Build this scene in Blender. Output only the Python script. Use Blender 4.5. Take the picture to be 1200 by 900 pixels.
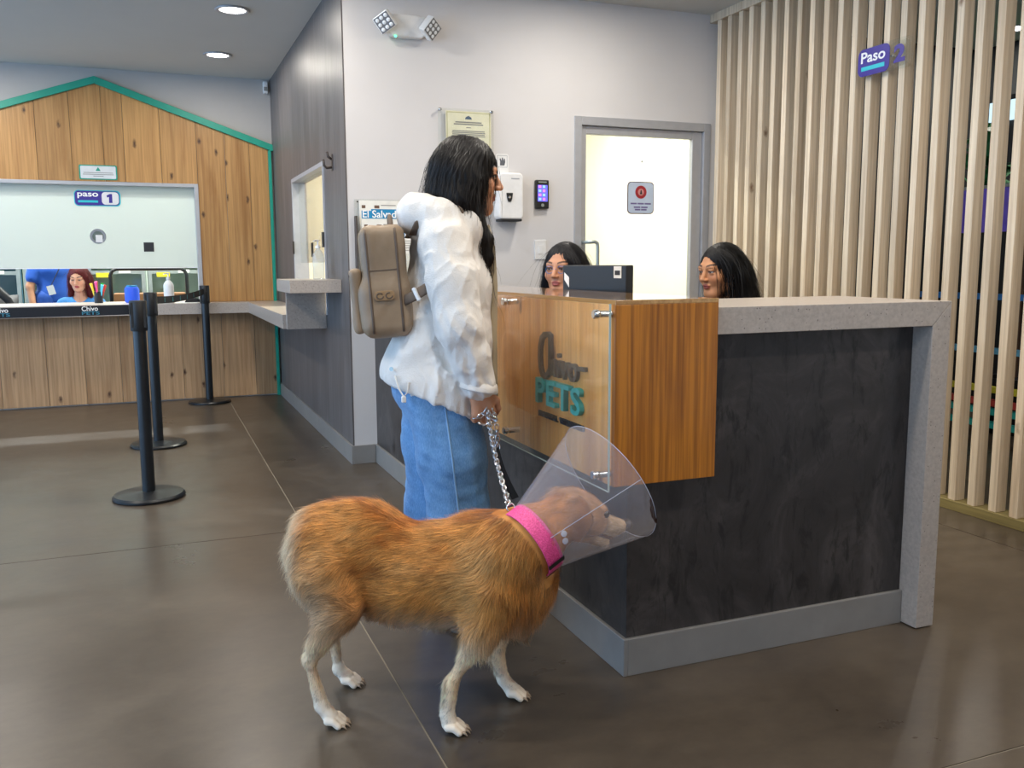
import bpy, bmesh, math, random
import numpy as np
from mathutils import Matrix, Vector
random.seed(7); RNG = np.random.default_rng(7)
SC = bpy.context.scene
for o in list(bpy.data.objects): bpy.data.objects.remove(o)
COL = SC.collection

# ---------------------------------------------------------------- camera, world, exposure
H = 1.22; YAW, PITCH, ROLL, FPX = 0.380488, -0.133790, -0.005194, 1054.03
cy, sy, cp, sp = math.cos(YAW), math.sin(YAW), math.cos(PITCH), math.sin(PITCH)
FW = np.array([sy*cp, cy*cp, sp]); r0 = np.array([cy, -sy, 0.0]); u0 = np.cross(r0, FW)
RT = math.cos(ROLL)*r0 + math.sin(ROLL)*u0; UP = -math.sin(ROLL)*r0 + math.cos(ROLL)*u0
cam = bpy.data.cameras.new('camera'); camo = bpy.data.objects.new('camera', cam); COL.objects.link(camo)
camo.matrix_world = Matrix(((RT[0], UP[0], -FW[0], 0), (RT[1], UP[1], -FW[1], 0), (RT[2], UP[2], -FW[2], H), (0, 0, 0, 1)))
cam.sensor_width = 36.0; cam.lens = 36.0*FPX/1200.0; cam.clip_start = 0.05
SC.camera = camo
SC.view_settings.view_transform = 'Standard'; SC.view_settings.look = 'None'
SC.view_settings.exposure = 0.0; SC.view_settings.gamma = 1.0; SC.view_settings.use_curve_mapping = False
world = bpy.data.worlds.new('overcast_sky'); SC.world = world; world.use_nodes = True
bg = world.node_tree.nodes['Background']; bg.inputs[0].default_value = (0.40, 0.65, 1.0, 1); bg.inputs[1].default_value = 4.1
CAMP = np.array([0, 0, H])
def ray(x, y): return FW + RT*(x-600)/FPX - UP*(y-450)/FPX
def at(x, y, Y):                       # a point of the place: picture position on the vertical plane at distance Y
    d = ray(x, y); return CAMP + d*Y/d[1]
def atk(x, y, k): return CAMP + ray(x, y)*k

def srgb(h):
    h = h.lstrip('#'); v = [int(h[i:i+2], 16)/255 for i in (0, 2, 4)]
    return tuple(c/12.92 if c <= 0.04045 else ((c+0.055)/1.055)**2.4 for c in v)
def col4(c): return (*(srgb(c) if isinstance(c, str) else c), 1)

# ---------------------------------------------------------------- materials
class NT:
    def __init__(s, name):
        s.m = bpy.data.materials.new(name); s.m.use_nodes = True; s.t = s.m.node_tree; s.b = s.t.nodes['Principled BSDF']; s.out = s.t.nodes['Material Output']
    def n(s, t, **k):
        nd = s.t.nodes.new(t)
        for a, v in k.items():
            if a.startswith('i_'):
                key = a[2:]; key = int(key) if key.isdigit() else key.replace('_', ' ')
                nd.inputs[key].default_value = v
            else: setattr(nd, a, v)
        return nd
    def l(s, a, b): s.t.links.new(a, b)
    def coord(s, scale=(1, 1, 1), rnd=0.0):
        tc = s.n('ShaderNodeTexCoord'); mp = s.n('ShaderNodeMapping'); mp.inputs['Scale'].default_value = scale
        src = tc.outputs['Object']
        if rnd:
            oi = s.n('ShaderNodeObjectInfo'); mu = s.n('ShaderNodeMath', operation='MULTIPLY'); mu.inputs[1].default_value = rnd; s.l(oi.outputs['Random'], mu.inputs[0])
            ad = s.n('ShaderNodeVectorMath', operation='ADD'); s.l(src, ad.inputs[0]); s.l(mu.outputs[0], ad.inputs[1]); src = ad.outputs[0]
        s.l(src, mp.inputs['Vector']); return mp.outputs[0]
    def noise(s, vec, scale=5, detail=4, rough=0.55, dist=0.0):
        n = s.n('ShaderNodeTexNoise'); n.inputs['Scale'].default_value = scale; n.inputs['Detail'].default_value = detail; n.inputs['Roughness'].default_value = rough; n.inputs['Distortion'].default_value = dist
        s.l(vec, n.inputs['Vector']); return n.outputs[0]
    def ramp(s, fac, stops):
        r = s.n('ShaderNodeValToRGB'); e = r.color_ramp.elements
        while len(e) < len(stops): e.new(0.5)
        for i, (p, c) in enumerate(stops):
            e[i].position = p; e[i].color = col4(c) if not isinstance(c, float) else (c, c, c, 1)
        s.l(fac, r.inputs[0]); return r.outputs[0]
    def mix(s, f, a, b, mode='MIX'):
        m = s.n('ShaderNodeMix', data_type='RGBA', blend_type=mode)
        for sock, v in ((m.inputs[0], f), (m.inputs[6], a), (m.inputs[7], b)):
            if isinstance(v, (int, float)): sock.default_value = v
            elif isinstance(v, (tuple, str)): sock.default_value = col4(v)
            else: s.l(v, sock)
        return m.outputs[2]
    def bump(s, h, strength=0.2, dist=0.01):
        b = s.n('ShaderNodeBump'); b.inputs['Strength'].default_value = strength; b.inputs['Distance'].default_value = dist
        s.l(h, b.inputs['Height']); s.l(b.outputs[0], s.b.inputs['Normal'])
    def set(s, **k):
        for a, v in k.items():
            i = s.b.inputs[a.replace('_', ' ')]
            if isinstance(v, (str, tuple)): i.default_value = col4(v)
            elif isinstance(v, (int, float)): i.default_value = v
            else: s.l(v, i)
        return s.m
def plain(name, c, rough=0.5, metal=0.0, var=0.06, scale=14, bump=0.0, coat=0.0, bscale=None):
    t = NT(name); v = t.coord(); f = t.noise(v, scale)
    c = srgb(c) if isinstance(c, str) else c
    lo = tuple(x*(1-var) for x in c); hi = tuple(min(1, x*(1+var)) for x in c)
    t.set(Base_Color=t.ramp(f, [(0.3, lo), (0.7, hi)]), Roughness=rough, Metallic=metal)
    if coat: t.set(Coat_Weight=coat, Coat_Roughness=0.08)
    if bump: t.bump(t.noise(t.coord(), bscale or scale*4), bump, 0.004)
    return t.m
def wood(name, light, dark, knot='#4a2c18', axis=2, rough=0.45, rnd=37.0, knots=True, coat=0.0, tint=0.25, fine=0.5, flat=None):
    t = NT(name); sc = [9.0, 9.0, 9.0]; sc[axis] = 0.55
    v = t.coord(tuple(sc), rnd); f = t.noise(v, 1.2, 5, 0.6, 0.6)
    sc2 = [70.0]*3; sc2[axis] = 1.6; f2 = t.noise(t.coord(tuple(sc2), rnd), 1.0, 3, 0.6)
    c = t.ramp(f, [(0.28, dark), (0.5, light), (0.75, tuple(min(1, x*1.12) for x in srgb(light)))])
    c = t.mix(t.ramp(f2, [(0.35, fine), (0.6, 0.0)]), c, tuple(x*0.72 for x in srgb(dark)))
    if knots:
        sk = [6.5, 6.5, 6.5]; sk[axis] = 3.0
        if flat is not None: sk[flat] = 0.0
        vo = t.n('ShaderNodeTexVoronoi', feature='F1'); kv = t.coord(tuple(sk), rnd); vo.inputs['Scale'].default_value = 1.0
        if flat is not None:                 # boards: knots laid out over the face only
            vo.voronoi_dimensions = '2D'; sx_ = t.n('ShaderNodeSeparateXYZ'); cx_ = t.n('ShaderNodeCombineXYZ'); t.l(kv, sx_.inputs[0]); t.l(sx_.outputs[1 if flat == 0 else 0], cx_.inputs[0]); t.l(sx_.outputs[2], cx_.inputs[1]); kv = cx_.outputs[0]
        t.l(kv, vo.inputs['Vector'])
        nn = t.noise(t.coord((30, 30, 30), rnd), 1.0, 2)
        ad = t.n('ShaderNodeMath', operation='MULTIPLY_ADD'); t.l(nn, ad.inputs[0]); ad.inputs[1].default_value = 0.16; t.l(vo.outputs['Distance'], ad.inputs[2])
        km = t.ramp(ad.outputs[0], [(0.09, 1.0), (0.13, 0.7), (0.20, 0.0)])
        sp_ = t.n('ShaderNodeSeparateColor'); t.l(vo.outputs['Color'], sp_.inputs[0])
        gt = t.n('ShaderNodeMath', operation='GREATER_THAN'); t.l(sp_.outputs[0], gt.inputs[0]); gt.inputs[1].default_value = 0.58 if flat is None else 0.76
        mm = t.n('ShaderNodeMath', operation='MULTIPLY'); t.l(km, mm.inputs[0]); t.l(gt.outputs[0], mm.inputs[1])
        c = t.mix(mm.outputs[0], c, knot)
    if tint:
        oi = t.n('ShaderNodeObjectInfo'); c = t.mix(1.0, c, t.ramp(oi.outputs['Random'], [(0.0, 1.0-tint), (1.0, 1.0)]), 'MULTIPLY')
    t.set(Base_Color=c, Roughness=rough)
    if coat: t.set(Coat_Weight=coat, Coat_Roughness=0.06)
    t.bump(f2, 0.12, 0.002); return t.m
def vcol(name, rough=0.6, sheen=0.0, bump=0.0, bscale=60, spec=0.5, sss=0.0, noise=0.0):
    t = NT(name); a = t.n('ShaderNodeAttribute', attribute_name='Col'); c = a.outputs['Color']
    if noise:
        f = t.noise(t.coord(), bscale*0.4, 3); c = t.mix(noise, c, t.ramp(f, [(0.3, 0.45), (0.7, 1.0)]), 'MULTIPLY')
    t.set(Base_Color=c, Roughness=rough, Specular_IOR_Level=spec)
    if sheen: t.set(Sheen_Weight=sheen)
    if bump: t.bump(t.noise(t.coord(), bscale, 4), bump, 0.004)
    return t.m
MAT = {}
def build_materials():
    M = MAT
    # floor concrete
    t = NT('polished_concrete'); v = t.coord((1, 1, 1)); f = t.noise(v, 1.3, 8, 0.62, 0.4); f2 = t.noise(t.coord((1.0, 1.6, 1)), 9, 8, 0.75)
    c = t.ramp(f, [(0.3, '#3a322a'), (0.5, '#4c4237'), (0.72, '#615648')]); c = t.mix(0.35, c, t.ramp(f2, [(0.2, '#332b24'), (0.8, '#6c5f50')]))
    t.set(Base_Color=c, Roughness=t.ramp(f, [(0.3, 0.26), (0.7, 0.40)]), Specular_IOR_Level=0.5); M['floor'] = t.m
    M['joint'] = plain('joint_filler', '#8f8676', 0.8)
    t = NT('grey_microcement'); f = t.noise(t.coord((5, 5, 0.7)), 1.5, 7, 0.65, 0.5); f2 = t.noise(t.coord((40, 40, 2.0)), 1, 4)
    c = t.ramp(f, [(0.28, '#464242'), (0.5, '#5a5656'), (0.72, '#716c6b')]); c = t.mix(0.25, c, t.ramp(f2, [(0.3, '#3b3838'), (0.7, '#827d7b')]))
    t.set(Base_Color=c, Roughness=0.42); t.bump(f2, 0.06, 0.002); M['grey'] = t.m
    t = NT('dark_microcement'); f = t.noise(t.coord((2.4, 2.4, 1.6)), 1.6, 8, 0.7, 1.2); f2 = t.noise(t.coord((22, 22, 7)), 1, 5, 0.7, 0.6)
    c = t.ramp(f, [(0.3, '#272423'), (0.5, '#383433'), (0.72, '#534d4b')]); c = t.mix(t.ramp(f2, [(0.36, 0.85), (0.48, 0.0)]), c, '#1c1a1a')
    t.set(Base_Color=c, Roughness=0.40); t.bump(f2, 0.05, 0.002); M['dark'] = t.m
    t = NT('speckled_quartz'); vo = t.n('ShaderNodeTexVoronoi', feature='F1'); vo.inputs['Scale'].default_value = 95; t.l(t.coord(), vo.inputs['Vector'])
    sp_ = t.n('ShaderNodeSeparateColor'); t.l(vo.outputs['Color'], sp_.inputs[0])
    gt = t.n('ShaderNodeMath', operation='GREATER_THAN'); t.l(sp_.outputs[0], gt.inputs[0]); gt.inputs[1].default_value = 0.80
    k = t.ramp(vo.outputs['Distance'], [(0.16, 1.0), (0.22, 0.0)]); mm = t.n('ShaderNodeMath', operation='MULTIPLY'); t.l(k, mm.inputs[0]); t.l(gt.outputs[0], mm.inputs[1])
    f = t.noise(t.coord(), 90, 3); c = t.mix(mm.outputs[0], t.ramp(f, [(0.3, '#a89d94'), (0.7, '#baafa5')]), '#6a6461')
    t.set(Base_Color=c, Roughness=0.28); M['quartz'] = t.m
    M['white_wall'] = plain('white_plaster', '#d3d0cf', 0.75, var=0.02, scale=3, bump=0.05, bscale=120)
    M['far_wall'] = plain('grey_plaster', '#b3afab', 0.75, var=0.03, scale=3, bump=0.05, bscale=120)
    M['ceiling'] = plain('ceiling_paint', '#c6c5c0', 0.85, var=0.02, scale=2)
    M['cream'] = plain('cream_paint', '#f0ead6', 0.8, var=0.03, scale=2)
    M['pale_green'] = plain('pale_clinic_paint', '#cdd6ca', 0.8, var=0.03, scale=2)
    M['outer_dark'] = plain('outer_dark_wall', '#171a1c', 0.7, var=0.3, scale=2)
    M['alu'] = plain('brushed_aluminium', '#9a9b9e', 0.36, 0.75, var=0.05, scale=40)
    M['alu_frame'] = plain('painted_aluminium', '#b3b4b8', 0.4, 0.35, var=0.04, scale=20)
    M['kick'] = plain('kickplate_metal', '#96938f', 0.36, 0.3, var=0.06, scale=9)
    M['chrome'] = plain('chrome', '#d6d6d6', 0.12, 1.0, var=0.02)
    M['steel'] = plain('stainless_steel', '#a9b3b0', 0.35, 0.6, var=0.08)
    M['teal'] = plain('teal_trim_paint', '#15977f', 0.45)
    M['black'] = plain('black_plastic', '#17181a', 0.42)
    M['black_metal'] = plain('black_powder_coat', '#14171a', 0.34, 0.0, var=0.15, scale=60)
    M['rubber'] = plain('dark_rubber', '#1e1f21', 0.6)
    M['white'] = plain('white_plastic', '#e6e5e3', 0.35)
    M['paper'] = plain('paper', '#eae8e0', 0.8)
    M['cream_paper'] = plain('cream_paper', '#eee8cf', 0.7)
    M['print_dark'] = plain('dark_print', '#2b2b2f', 0.7)
    M['print_grey'] = plain('grey_print', '#8b8a86', 0.8)
    M['print_blue'] = plain('blue_print', '#1583b5', 0.6)
    M['print_brown'] = plain('brown_print', '#6f5646', 0.7)
    M['print_white'] = plain('white_print', '#f4f4f2', 0.6)
    M['purple'] = plain('purple_sign_print', '#3b2f8f', 0.35)
    M['cyan'] = plain('cyan_sign_print', '#2cc3cf', 0.4)
    M['pinkish'] = plain('pink_sign_edge', '#d77fb0', 0.4)
    M['red'] = plain('red_print', '#a3242b', 0.5)
    M['pale_blue'] = plain('pale_blue_print', '#c3d0e2', 0.5)
    M['logo_grey'] = plain('logo_grey', '#453c37', 0.45)
    M['logo_teal'] = plain('logo_teal', '#2aa7a4', 0.4)
    M['logo_dark'] = plain('logo_dark', '#26262b', 0.5)
    M['tape'] = plain('navy_belt_webbing', '#10141d', 0.7, var=0.2, scale=200)
    M['pine'] = wood('knotty_pine', '#c9985c', '#a8743c', tint=0.2, flat=1)
    M['pine_low'] = wood('weathered_pine', '#c09970', '#9e7650', tint=0.2, flat=1)
    M['box_side'] = wood('box_pine_knotty', '#f2ad5e', '#d3873c', knot='#6e3a1c', tint=0.06, flat=0, rough=0.3, coat=0.4)
    M['box_front'] = wood('box_straight_grain', '#c27a22', '#98560e', knots=False, tint=0.0, rough=0.35, coat=0.2, fine=0.9)
    M['box_top'] = wood('box_top_varnished', '#c89a5d', '#a97940', knots=False, axis=1, tint=0.0, rough=0.12, coat=1.0)
    M['slat'] = wood('slat_lumber', '#efdcc0', '#d8bd9b', knot='#8b6b50', tint=0.24, rough=0.6)
    M['kerb'] = wood('treated_lumber', '#8c7d4c', '#6d6038', axis=1, tint=0.0, knots=False, rough=0.7)
    def glass(name, c=(1, 1, 1), rough=0.0, ior=1.45, alpha=None):
        t = NT(name); t.set(Base_Color=c, Roughness=rough, IOR=ior, Transmission_Weight=1.0); return t.m
    def sheet(name, tint, haze, gloss_rough=0.05, haze_col=(0.9, 0.9, 0.95)):   # thin clear sheet: straight-through light, a milky share, a mirror share
        t = NT(name); tr = t.n('ShaderNodeBsdfTransparent'); tr.inputs[0].default_value = col4(tint)
        df = t.n('ShaderNodeBsdfTranslucent'); df.inputs[0].default_value = col4(haze_col); d2 = t.n('ShaderNodeBsdfDiffuse'); d2.inputs[0].default_value = col4(haze_col)
        mh = t.n('ShaderNodeMixShader'); mh.inputs[0].default_value = 0.5; t.l(df.outputs[0], mh.inputs[1]); t.l(d2.outputs[0], mh.inputs[2])
        m1 = t.n('ShaderNodeMixShader'); m1.inputs[0].default_value = haze; t.l(tr.outputs[0], m1.inputs[1]); t.l(mh.outputs[0], m1.inputs[2])
        gl = t.n('ShaderNodeBsdfGlossy'); gl.inputs['Roughness'].default_value = gloss_rough
        lw_ = t.n('ShaderNodeLayerWeight'); lw_.inputs[0].default_value = 0.5; pw_ = t.n('ShaderNodeMath', operation='POWER'); t.l(lw_.outputs['Facing'], pw_.inputs[0]); pw_.inputs[1].default_value = 4.0
        fr = t.n('ShaderNodeMath', operation='MULTIPLY_ADD'); t.l(pw_.outputs[0], fr.inputs[0]); fr.inputs[1].default_value = 0.7; fr.inputs[2].default_value = 0.03
        m2 = t.n('ShaderNodeMixShader'); t.l(fr.outputs[0], m2.inputs[0]); t.l(m1.outputs[0], m2.inputs[1]); t.l(gl.outputs[0], m2.inputs[2])
        t.l(m2.outputs[0], t.out.inputs['Surface']); return t.m
    M['glass'] = sheet('clear_glass', (0.96, 0.98, 0.97), 0.02)
    M['acrylic'] = sheet('clear_acrylic', (0.97, 0.98, 0.97), 0.012)
    M['acrylic_edge'] = plain('acrylic_edge', '#aebfba', 0.25)
    M['cone'] = sheet('frosted_plastic_film', (0.97, 0.96, 0.98), 0.20, 0.07, (0.84, 0.82, 0.90))
    M['frosted'] = sheet('frosted_glass', (0.9, 0.92, 0.9), 0.93, 0.15, (0.66, 0.69, 0.66))
    M['clear_plastic'] = sheet('clear_bottle_plastic', (0.9, 0.94, 0.95), 0.25)
    def emit(name, c, s):
        t = NT(name); t.set(Base_Color=c, Emission_Color=c, Emission_Strength=s); return t.m
    M['lamp'] = emit('lit_lamp_diffuser', (1.0, 0.97, 0.92), 9.0)
    M['led_green'] = emit('green_led', (0.05, 1.0, 0.35), 6.0)
    M['screen'] = emit('lit_device_screen', (0.12, 0.12, 0.75), 0.9)
    M['screen_pink'] = emit('lit_screen_icon', (0.75, 0.2, 0.75), 0.8)
    M['screen_cyan'] = emit('lit_screen_icon_cyan', (0.25, 0.5, 0.9), 0.9)
    M['lit_panel'] = emit('lit_shop_panel', (0.62, 0.85, 0.95), 1.0)
build_materials()

# ---------------------------------------------------------------- mesh helpers
class MB:
    def __init__(s): s.v = []; s.f = []
    def add(s, vs, fs):
        o = len(s.v); s.v += [tuple(float(c) for c in p) for p in vs]; s.f += [tuple(i+o for i in f) for f in fs]; return s
    def box(s, lo, hi):
        x0, y0, z0 = lo; x1, y1, z1 = hi
        return s.add([(x0,y0,z0),(x1,y0,z0),(x1,y1,z0),(x0,y1,z0),(x0,y0,z1),(x1,y0,z1),(x1,y1,z1),(x0,y1,z1)],
                     [(0,3,2,1),(4,5,6,7),(0,1,5,4),(1,2,6,5),(2,3,7,6),(3,0,4,7)])
    def obox(s, c, ax, ay, az, h):          # oriented box: centre, three unit axes, half sizes
        c, ax, ay, az = (np.array(q, float) for q in (c, ax, ay, az))
        P = [c+ax*h[0]*i+ay*h[1]*j+az*h[2]*k for k in (-1, 1) for i, j in ((-1,-1),(1,-1),(1,1),(-1,1))]
        return s.add(P, [(0,3,2,1),(4,5,6,7),(0,1,5,4),(1,2,6,5),(2,3,7,6),(3,0,4,7)])
    def prism(s, poly, off):                # planar polygon extruded by a vector
        n = len(poly); off = np.array(off, float); P = [np.array(p, float) for p in poly]
        return s.add(P+[p+off for p in P], [tuple(range(n))[::-1], tuple(range(n, 2*n))]+[(i, (i+1) % n, n+(i+1) % n, n+i) for i in range(n)])
    def lathe(s, prof, c=(0, 0, 0), n=32, axis=(0, 0, 1), cap=True):
        ax = np.array(axis, float); ax /= np.linalg.norm(ax); t = np.array([1, 0, 0]) if abs(ax[0]) < 0.9 else np.array([0, 1, 0])
        u = np.cross(t, ax); u /= np.linalg.norm(u); w = np.cross(ax, u); c = np.array(c, float)
        V = [c+ax*z+r*(u*math.cos(2*math.pi*i/n)+w*math.sin(2*math.pi*i/n)) for r, z in prof for i in range(n)]
        F = [(j*n+i, j*n+(i+1) % n, (j+1)*n+(i+1) % n, (j+1)*n+i) for j in range(len(prof)-1) for i in range(n)]
        if cap: F += [tuple(range(n))[::-1], tuple((len(prof)-1)*n+i for i in range(n))]
        return s.add(V, F)
    def cyl(s, a, b, r, r2=None, n=20):
        a = np.array(a, float); b = np.array(b, float); L = np.linalg.norm(b-a)
        return s.lathe([(r, 0), (r if r2 is None else r2, L)], a, n, (b-a)/L)
    def tube(s, pts, r, n=10, closed=False, flat=None):     # flat=(nx,ny): elliptical section
        P = [np.array(p, float) for p in pts]; m = len(P); rr = r if hasattr(r, '__len__') else [r]*m
        T = [P[(i+1) % m]-P[i-1] if closed or 0 < i < m-1 else (P[1]-P[0] if i == 0 else P[-1]-P[-2]) for i in range(m)]
        T = [t/(np.linalg.norm(t)+1e-12) for t in T]
        u = np.cross(T[0], (0, 0, 1)); u = u if np.linalg.norm(u) > 0.1 else np.cross(T[0], (0, 1, 0)); u /= np.linalg.norm(u)
        V = []; fx, fy = flat or (1, 1)
        for i in range(m):
            u = u-T[i]*(u@T[i]); u /= np.linalg.norm(u); w = np.cross(T[i], u)
            V += [P[i]+rr[i]*(fx*u*math.cos(2*math.pi*j/n)+fy*w*math.sin(2*math.pi*j/n)) for j in range(n)]
        F = [(i*n+j, i*n+(j+1) % n, ((i+1) % m)*n+(j+1) % n, ((i+1) % m)*n+j) for i in range(m if closed else m-1) for j in range(n)]
        if not closed: F += [tuple(range(n))[::-1], tuple((m-1)*n+j for j in range(n))]
        return s.add(V, F)
    def mesh(s, name, bevel=0.0, seg=2):
        me = bpy.data.meshes.new(name); me.from_pydata(s.v, [], s.f)
        bm = bmesh.new(); bm.from_mesh(me); bmesh.ops.recalc_face_normals(bm, faces=bm.faces)
        if bevel: bmesh.ops.bevel(bm, geom=[e for e in bm.edges if e.is_manifold and e.calc_face_angle(0) > 0.6], offset=bevel, segments=seg, affect='EDGES', profile=0.5)
        bm.to_mesh(me); bm.free(); return me
def link(name, me, mat=None, parent=None, smooth=False, loc=None):
    o = bpy.data.objects.new(name, me); COL.objects.link(o)
    if mat is not None and not me.materials: me.materials.append(MAT[mat] if isinstance(mat, str) else mat)
    if smooth:
        me.polygons.foreach_set('use_smooth', [True]*len(me.polygons))
        if smooth == 'auto': me.set_sharp_from_angle(angle=0.6)
    if loc is not None: o.location = loc
    if parent is not None:
        o.parent = parent; o.matrix_parent_inverse = parent_world(parent).inverted()
    return o
def parent_world(p):
    m = Matrix.LocRotScale(p.location, p.rotation_euler, p.scale)
    return parent_world(p.parent) @ p.matrix_parent_inverse @ m if p.parent else m
def obj(name, mb, mat, parent=None, smooth=False, bevel=0.0, loc=None, centre=True):
    if loc is None and centre and mb.v:                         # origin at the piece's own base centre
        V = np.array(mb.v); c = (V.min(0)+V.max(0))/2; c[2] = V[:, 2].min()
        mb.v = [tuple(p) for p in V-c]; loc = tuple(c)
    return link(name, mb.mesh(name, bevel), mat, parent, smooth, loc)
def tag(o, label, cat, group=None):
    o['label'] = label; o['category'] = cat
    if group: o['group'] = group
    return o
def struct(o, label=None):
    o['kind'] = 'structure'
    if label: o['label'] = label
    return o
def thing(name, label, cat, loc=(0, 0, 0), group=None):
    o = bpy.data.objects.new(name, None); COL.objects.link(o); o.location = loc; o.empty_display_size = 0.05
    if label: tag(o, label, cat, group)
    return o
def text_mesh(txt, size, extrude=0.0, bold=0.0, align='LEFT', shear=0.0, spacing=1.0):
    cu = bpy.data.curves.new('txt', 'FONT'); cu.body = txt; cu.size = size; cu.extrude = extrude; cu.offset = bold; cu.align_x = align; cu.shear = shear; cu.space_character = spacing; cu.resolution_u = 4
    o = bpy.data.objects.new('txt', cu); COL.objects.link(o)
    dg = bpy.context.evaluated_depsgraph_get(); dg.update()
    me = bpy.data.meshes.new_from_object(o.evaluated_get(dg)); bpy.data.objects.remove(o); bpy.data.curves.remove(cu); me.materials.clear()
    return me
def text(name, txt, size, mat, parent, origin, right, up, extrude=0.0006, bold=0.0, align='LEFT', width=None, height=None, shear=0.0, spacing=1.0):
    me = text_mesh(txt, size, extrude, bold, align, shear, spacing); me.name = name
    n = len(me.vertices); co = np.zeros(n*3); me.vertices.foreach_get('co', co); co = co.reshape(-1, 3)
    if width:
        w = co[:, 0].max()-co[:, 0].min(); co[:, 0] *= width/w
        co[:, 0] -= co[:, 0].min() if align == 'LEFT' else (co[:, 0].max()+co[:, 0].min())/2
    if height: co[:, 1] -= co[:, 1].min(); co[:, 1] *= height/co[:, 1].max()
    r = np.array(right, float); r /= np.linalg.norm(r); u = np.array(up, float); u /= np.linalg.norm(u); w = np.cross(r, u)
    P = np.outer(co[:, 0], r)+np.outer(co[:, 1], u)+np.outer(co[:, 2], w)
    me.vertices.foreach_set('co', P.ravel().astype(np.float32)); me.update()
    return link(name, me, mat, parent, loc=tuple(np.array(origin, float)+w*extrude))
def rrect(w, h, r, n=6):               # rounded rectangle outline in 2D, centred
    pts = []
    for cx, cy_, a0 in ((w/2-r, h/2-r, 0), (-w/2+r, h/2-r, 90), (-w/2+r, -h/2+r, 180), (w/2-r, -h/2+r, 270)):
        for i in range(n+1):
            a = math.radians(a0+90*i/n); pts.append((cx+r*math.cos(a), cy_+r*math.sin(a)))
    return pts
def plate(name, w, h, r, t, mat, parent, c, right, up, smooth=False):
    R_ = np.array(right, float); R_ /= np.linalg.norm(R_); U = np.array(up, float); U /= np.linalg.norm(U); N = np.cross(R_, U); c = np.array(c, float)
    return obj(name, MB().prism([c+R_*x+U*y for x, y in rrect(w, h, r)], N*t), mat, parent)
# ---------------------------------------------------------------- the setting
CEIL = 2.87; YW = 5.39; XG = 1.115; YF = 8.64; XS = 3.62
fl_ = struct(obj('floor', MB().box((-4.6, -1.8, -0.12), (6.3, 12.5, -0.0025)), 'joint'), 'dark polished concrete floor with saw-cut joints')
XC = [-4.6, -2.15, 0.61, 3.372, 6.3]; YC = [-1.8, 1.505, 4.105, 8.7, 12.5]
for i in range(4):
    for j in range(4):
        g = 0.0028
        obj('floor_slab', MB().box((XC[i]+g, YC[j]+g, -0.06), (XC[i+1]-g, YC[j+1]-g, 0.0)), 'floor', fl_)
struct(obj('ceiling', MB().box((-4.6, -1.8, CEIL), (6.3, 12.5, CEIL+0.1)), 'ceiling'))
DX0, DX1, DZ = 2.597, 3.629, 2.157
b = MB().box((XG, YW, 0), (DX0, YW+0.1, CEIL)).box((DX1, YW, 0), (3.95, YW+0.1, CEIL)).box((DX0, YW, DZ), (DX1, YW+0.1, CEIL))
struct(obj('wall_back', b, 'white_wall'))
WY0, WY1, WZ0, WZ1 = 6.08, 7.47, 0.88, 1.89
b = MB().box((XG, YW+0.1, 0), (XG+0.1, WY0, CEIL)).box((XG, WY1, 0), (XG+0.1, YF, CEIL)).box((XG, WY0, 0), (XG+0.1, WY1, WZ0)).box((XG, WY0, WZ1), (XG+0.1, WY1, CEIL)).box((XG-0.006, YW-0.002, 0.0), (XG, YF, CEIL))
b = MB()
for lo, hi in (((YW-0.001, 0), (WY0, CEIL)), ((WY1, 0), (YF, CEIL)), ((WY0, 0), (WY1, WZ0)), ((WY0, WZ1), (WY1, CEIL))):
    b.box((XG-0.008, lo[0], lo[1]), (XG-0.0005, hi[0], hi[1])); b.box((XG-0.0005, max(lo[0], YW+0.101), lo[1]), (XG+0.09, hi[0], hi[1]))
struct(obj('wall_left', b, 'grey'), 'grey brushed microcement wall with a small service window')
FX1 = 0.449; FZ0, FZ1 = 0.84, 1.929
b = MB().box((-4.6, YF, 0), (-2.3, YF+0.12, CEIL)).box((FX1, YF, 0), (1.3, YF+0.12, CEIL)).box((-2.3, YF, 0), (FX1, YF+0.12, FZ0)).box((-2.3, YF, FZ1), (FX1, YF+0.12, CEIL))
struct(obj('wall_far', b, 'far_wall'))
struct(obj('wall_front', MB().box((-4.6, -1.9, 0), (6.3, -1.8, CEIL)), 'white_wall'))
struct(obj('wall_backdrop', MB().box((6.2, -1.8, 0), (6.3, 5.5, CEIL)).box((3.95, 5.5, 0), (6.3, 5.6, CEIL)), 'outer_dark'))  # added dark wall, keeps the bright sky out of the slat gaps
struct(obj('wall_side', MB().box((XS, -1.8, 0), (XS+0.1, 0.9, CEIL)), 'white_wall'))
struct(obj('wall_back_room', MB().box((3.95, 5.49, 0), (4.05, 8.64, CEIL)).box((1.3, 8.56, 0), (4.05, 8.66, CEIL)), 'cream'))
struct(obj('wall_kennel_room', MB().box((-4.6, 12.4, 0), (1.4, 12.5, CEIL)).box((1.3, YF+0.12, 0), (1.4, 12.4, CEIL)), 'pale_green'))
# kickplates
KH = 0.115
def trim(n, b, mat='kick', bev=0.002): return struct(obj('trim_%d' % n, b, mat, bevel=bev))
struct(obj('baseboard_left', MB().box((XG-0.022, YW-0.014, 0), (XG-0.008, YF-0.03, KH)), 'kick', bevel=0.002))
struct(obj('baseboard_back', MB().box((XG-0.008, YW-0.014, 0), (1.24, YW, KH)), 'kick', bevel=0.002))
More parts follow.
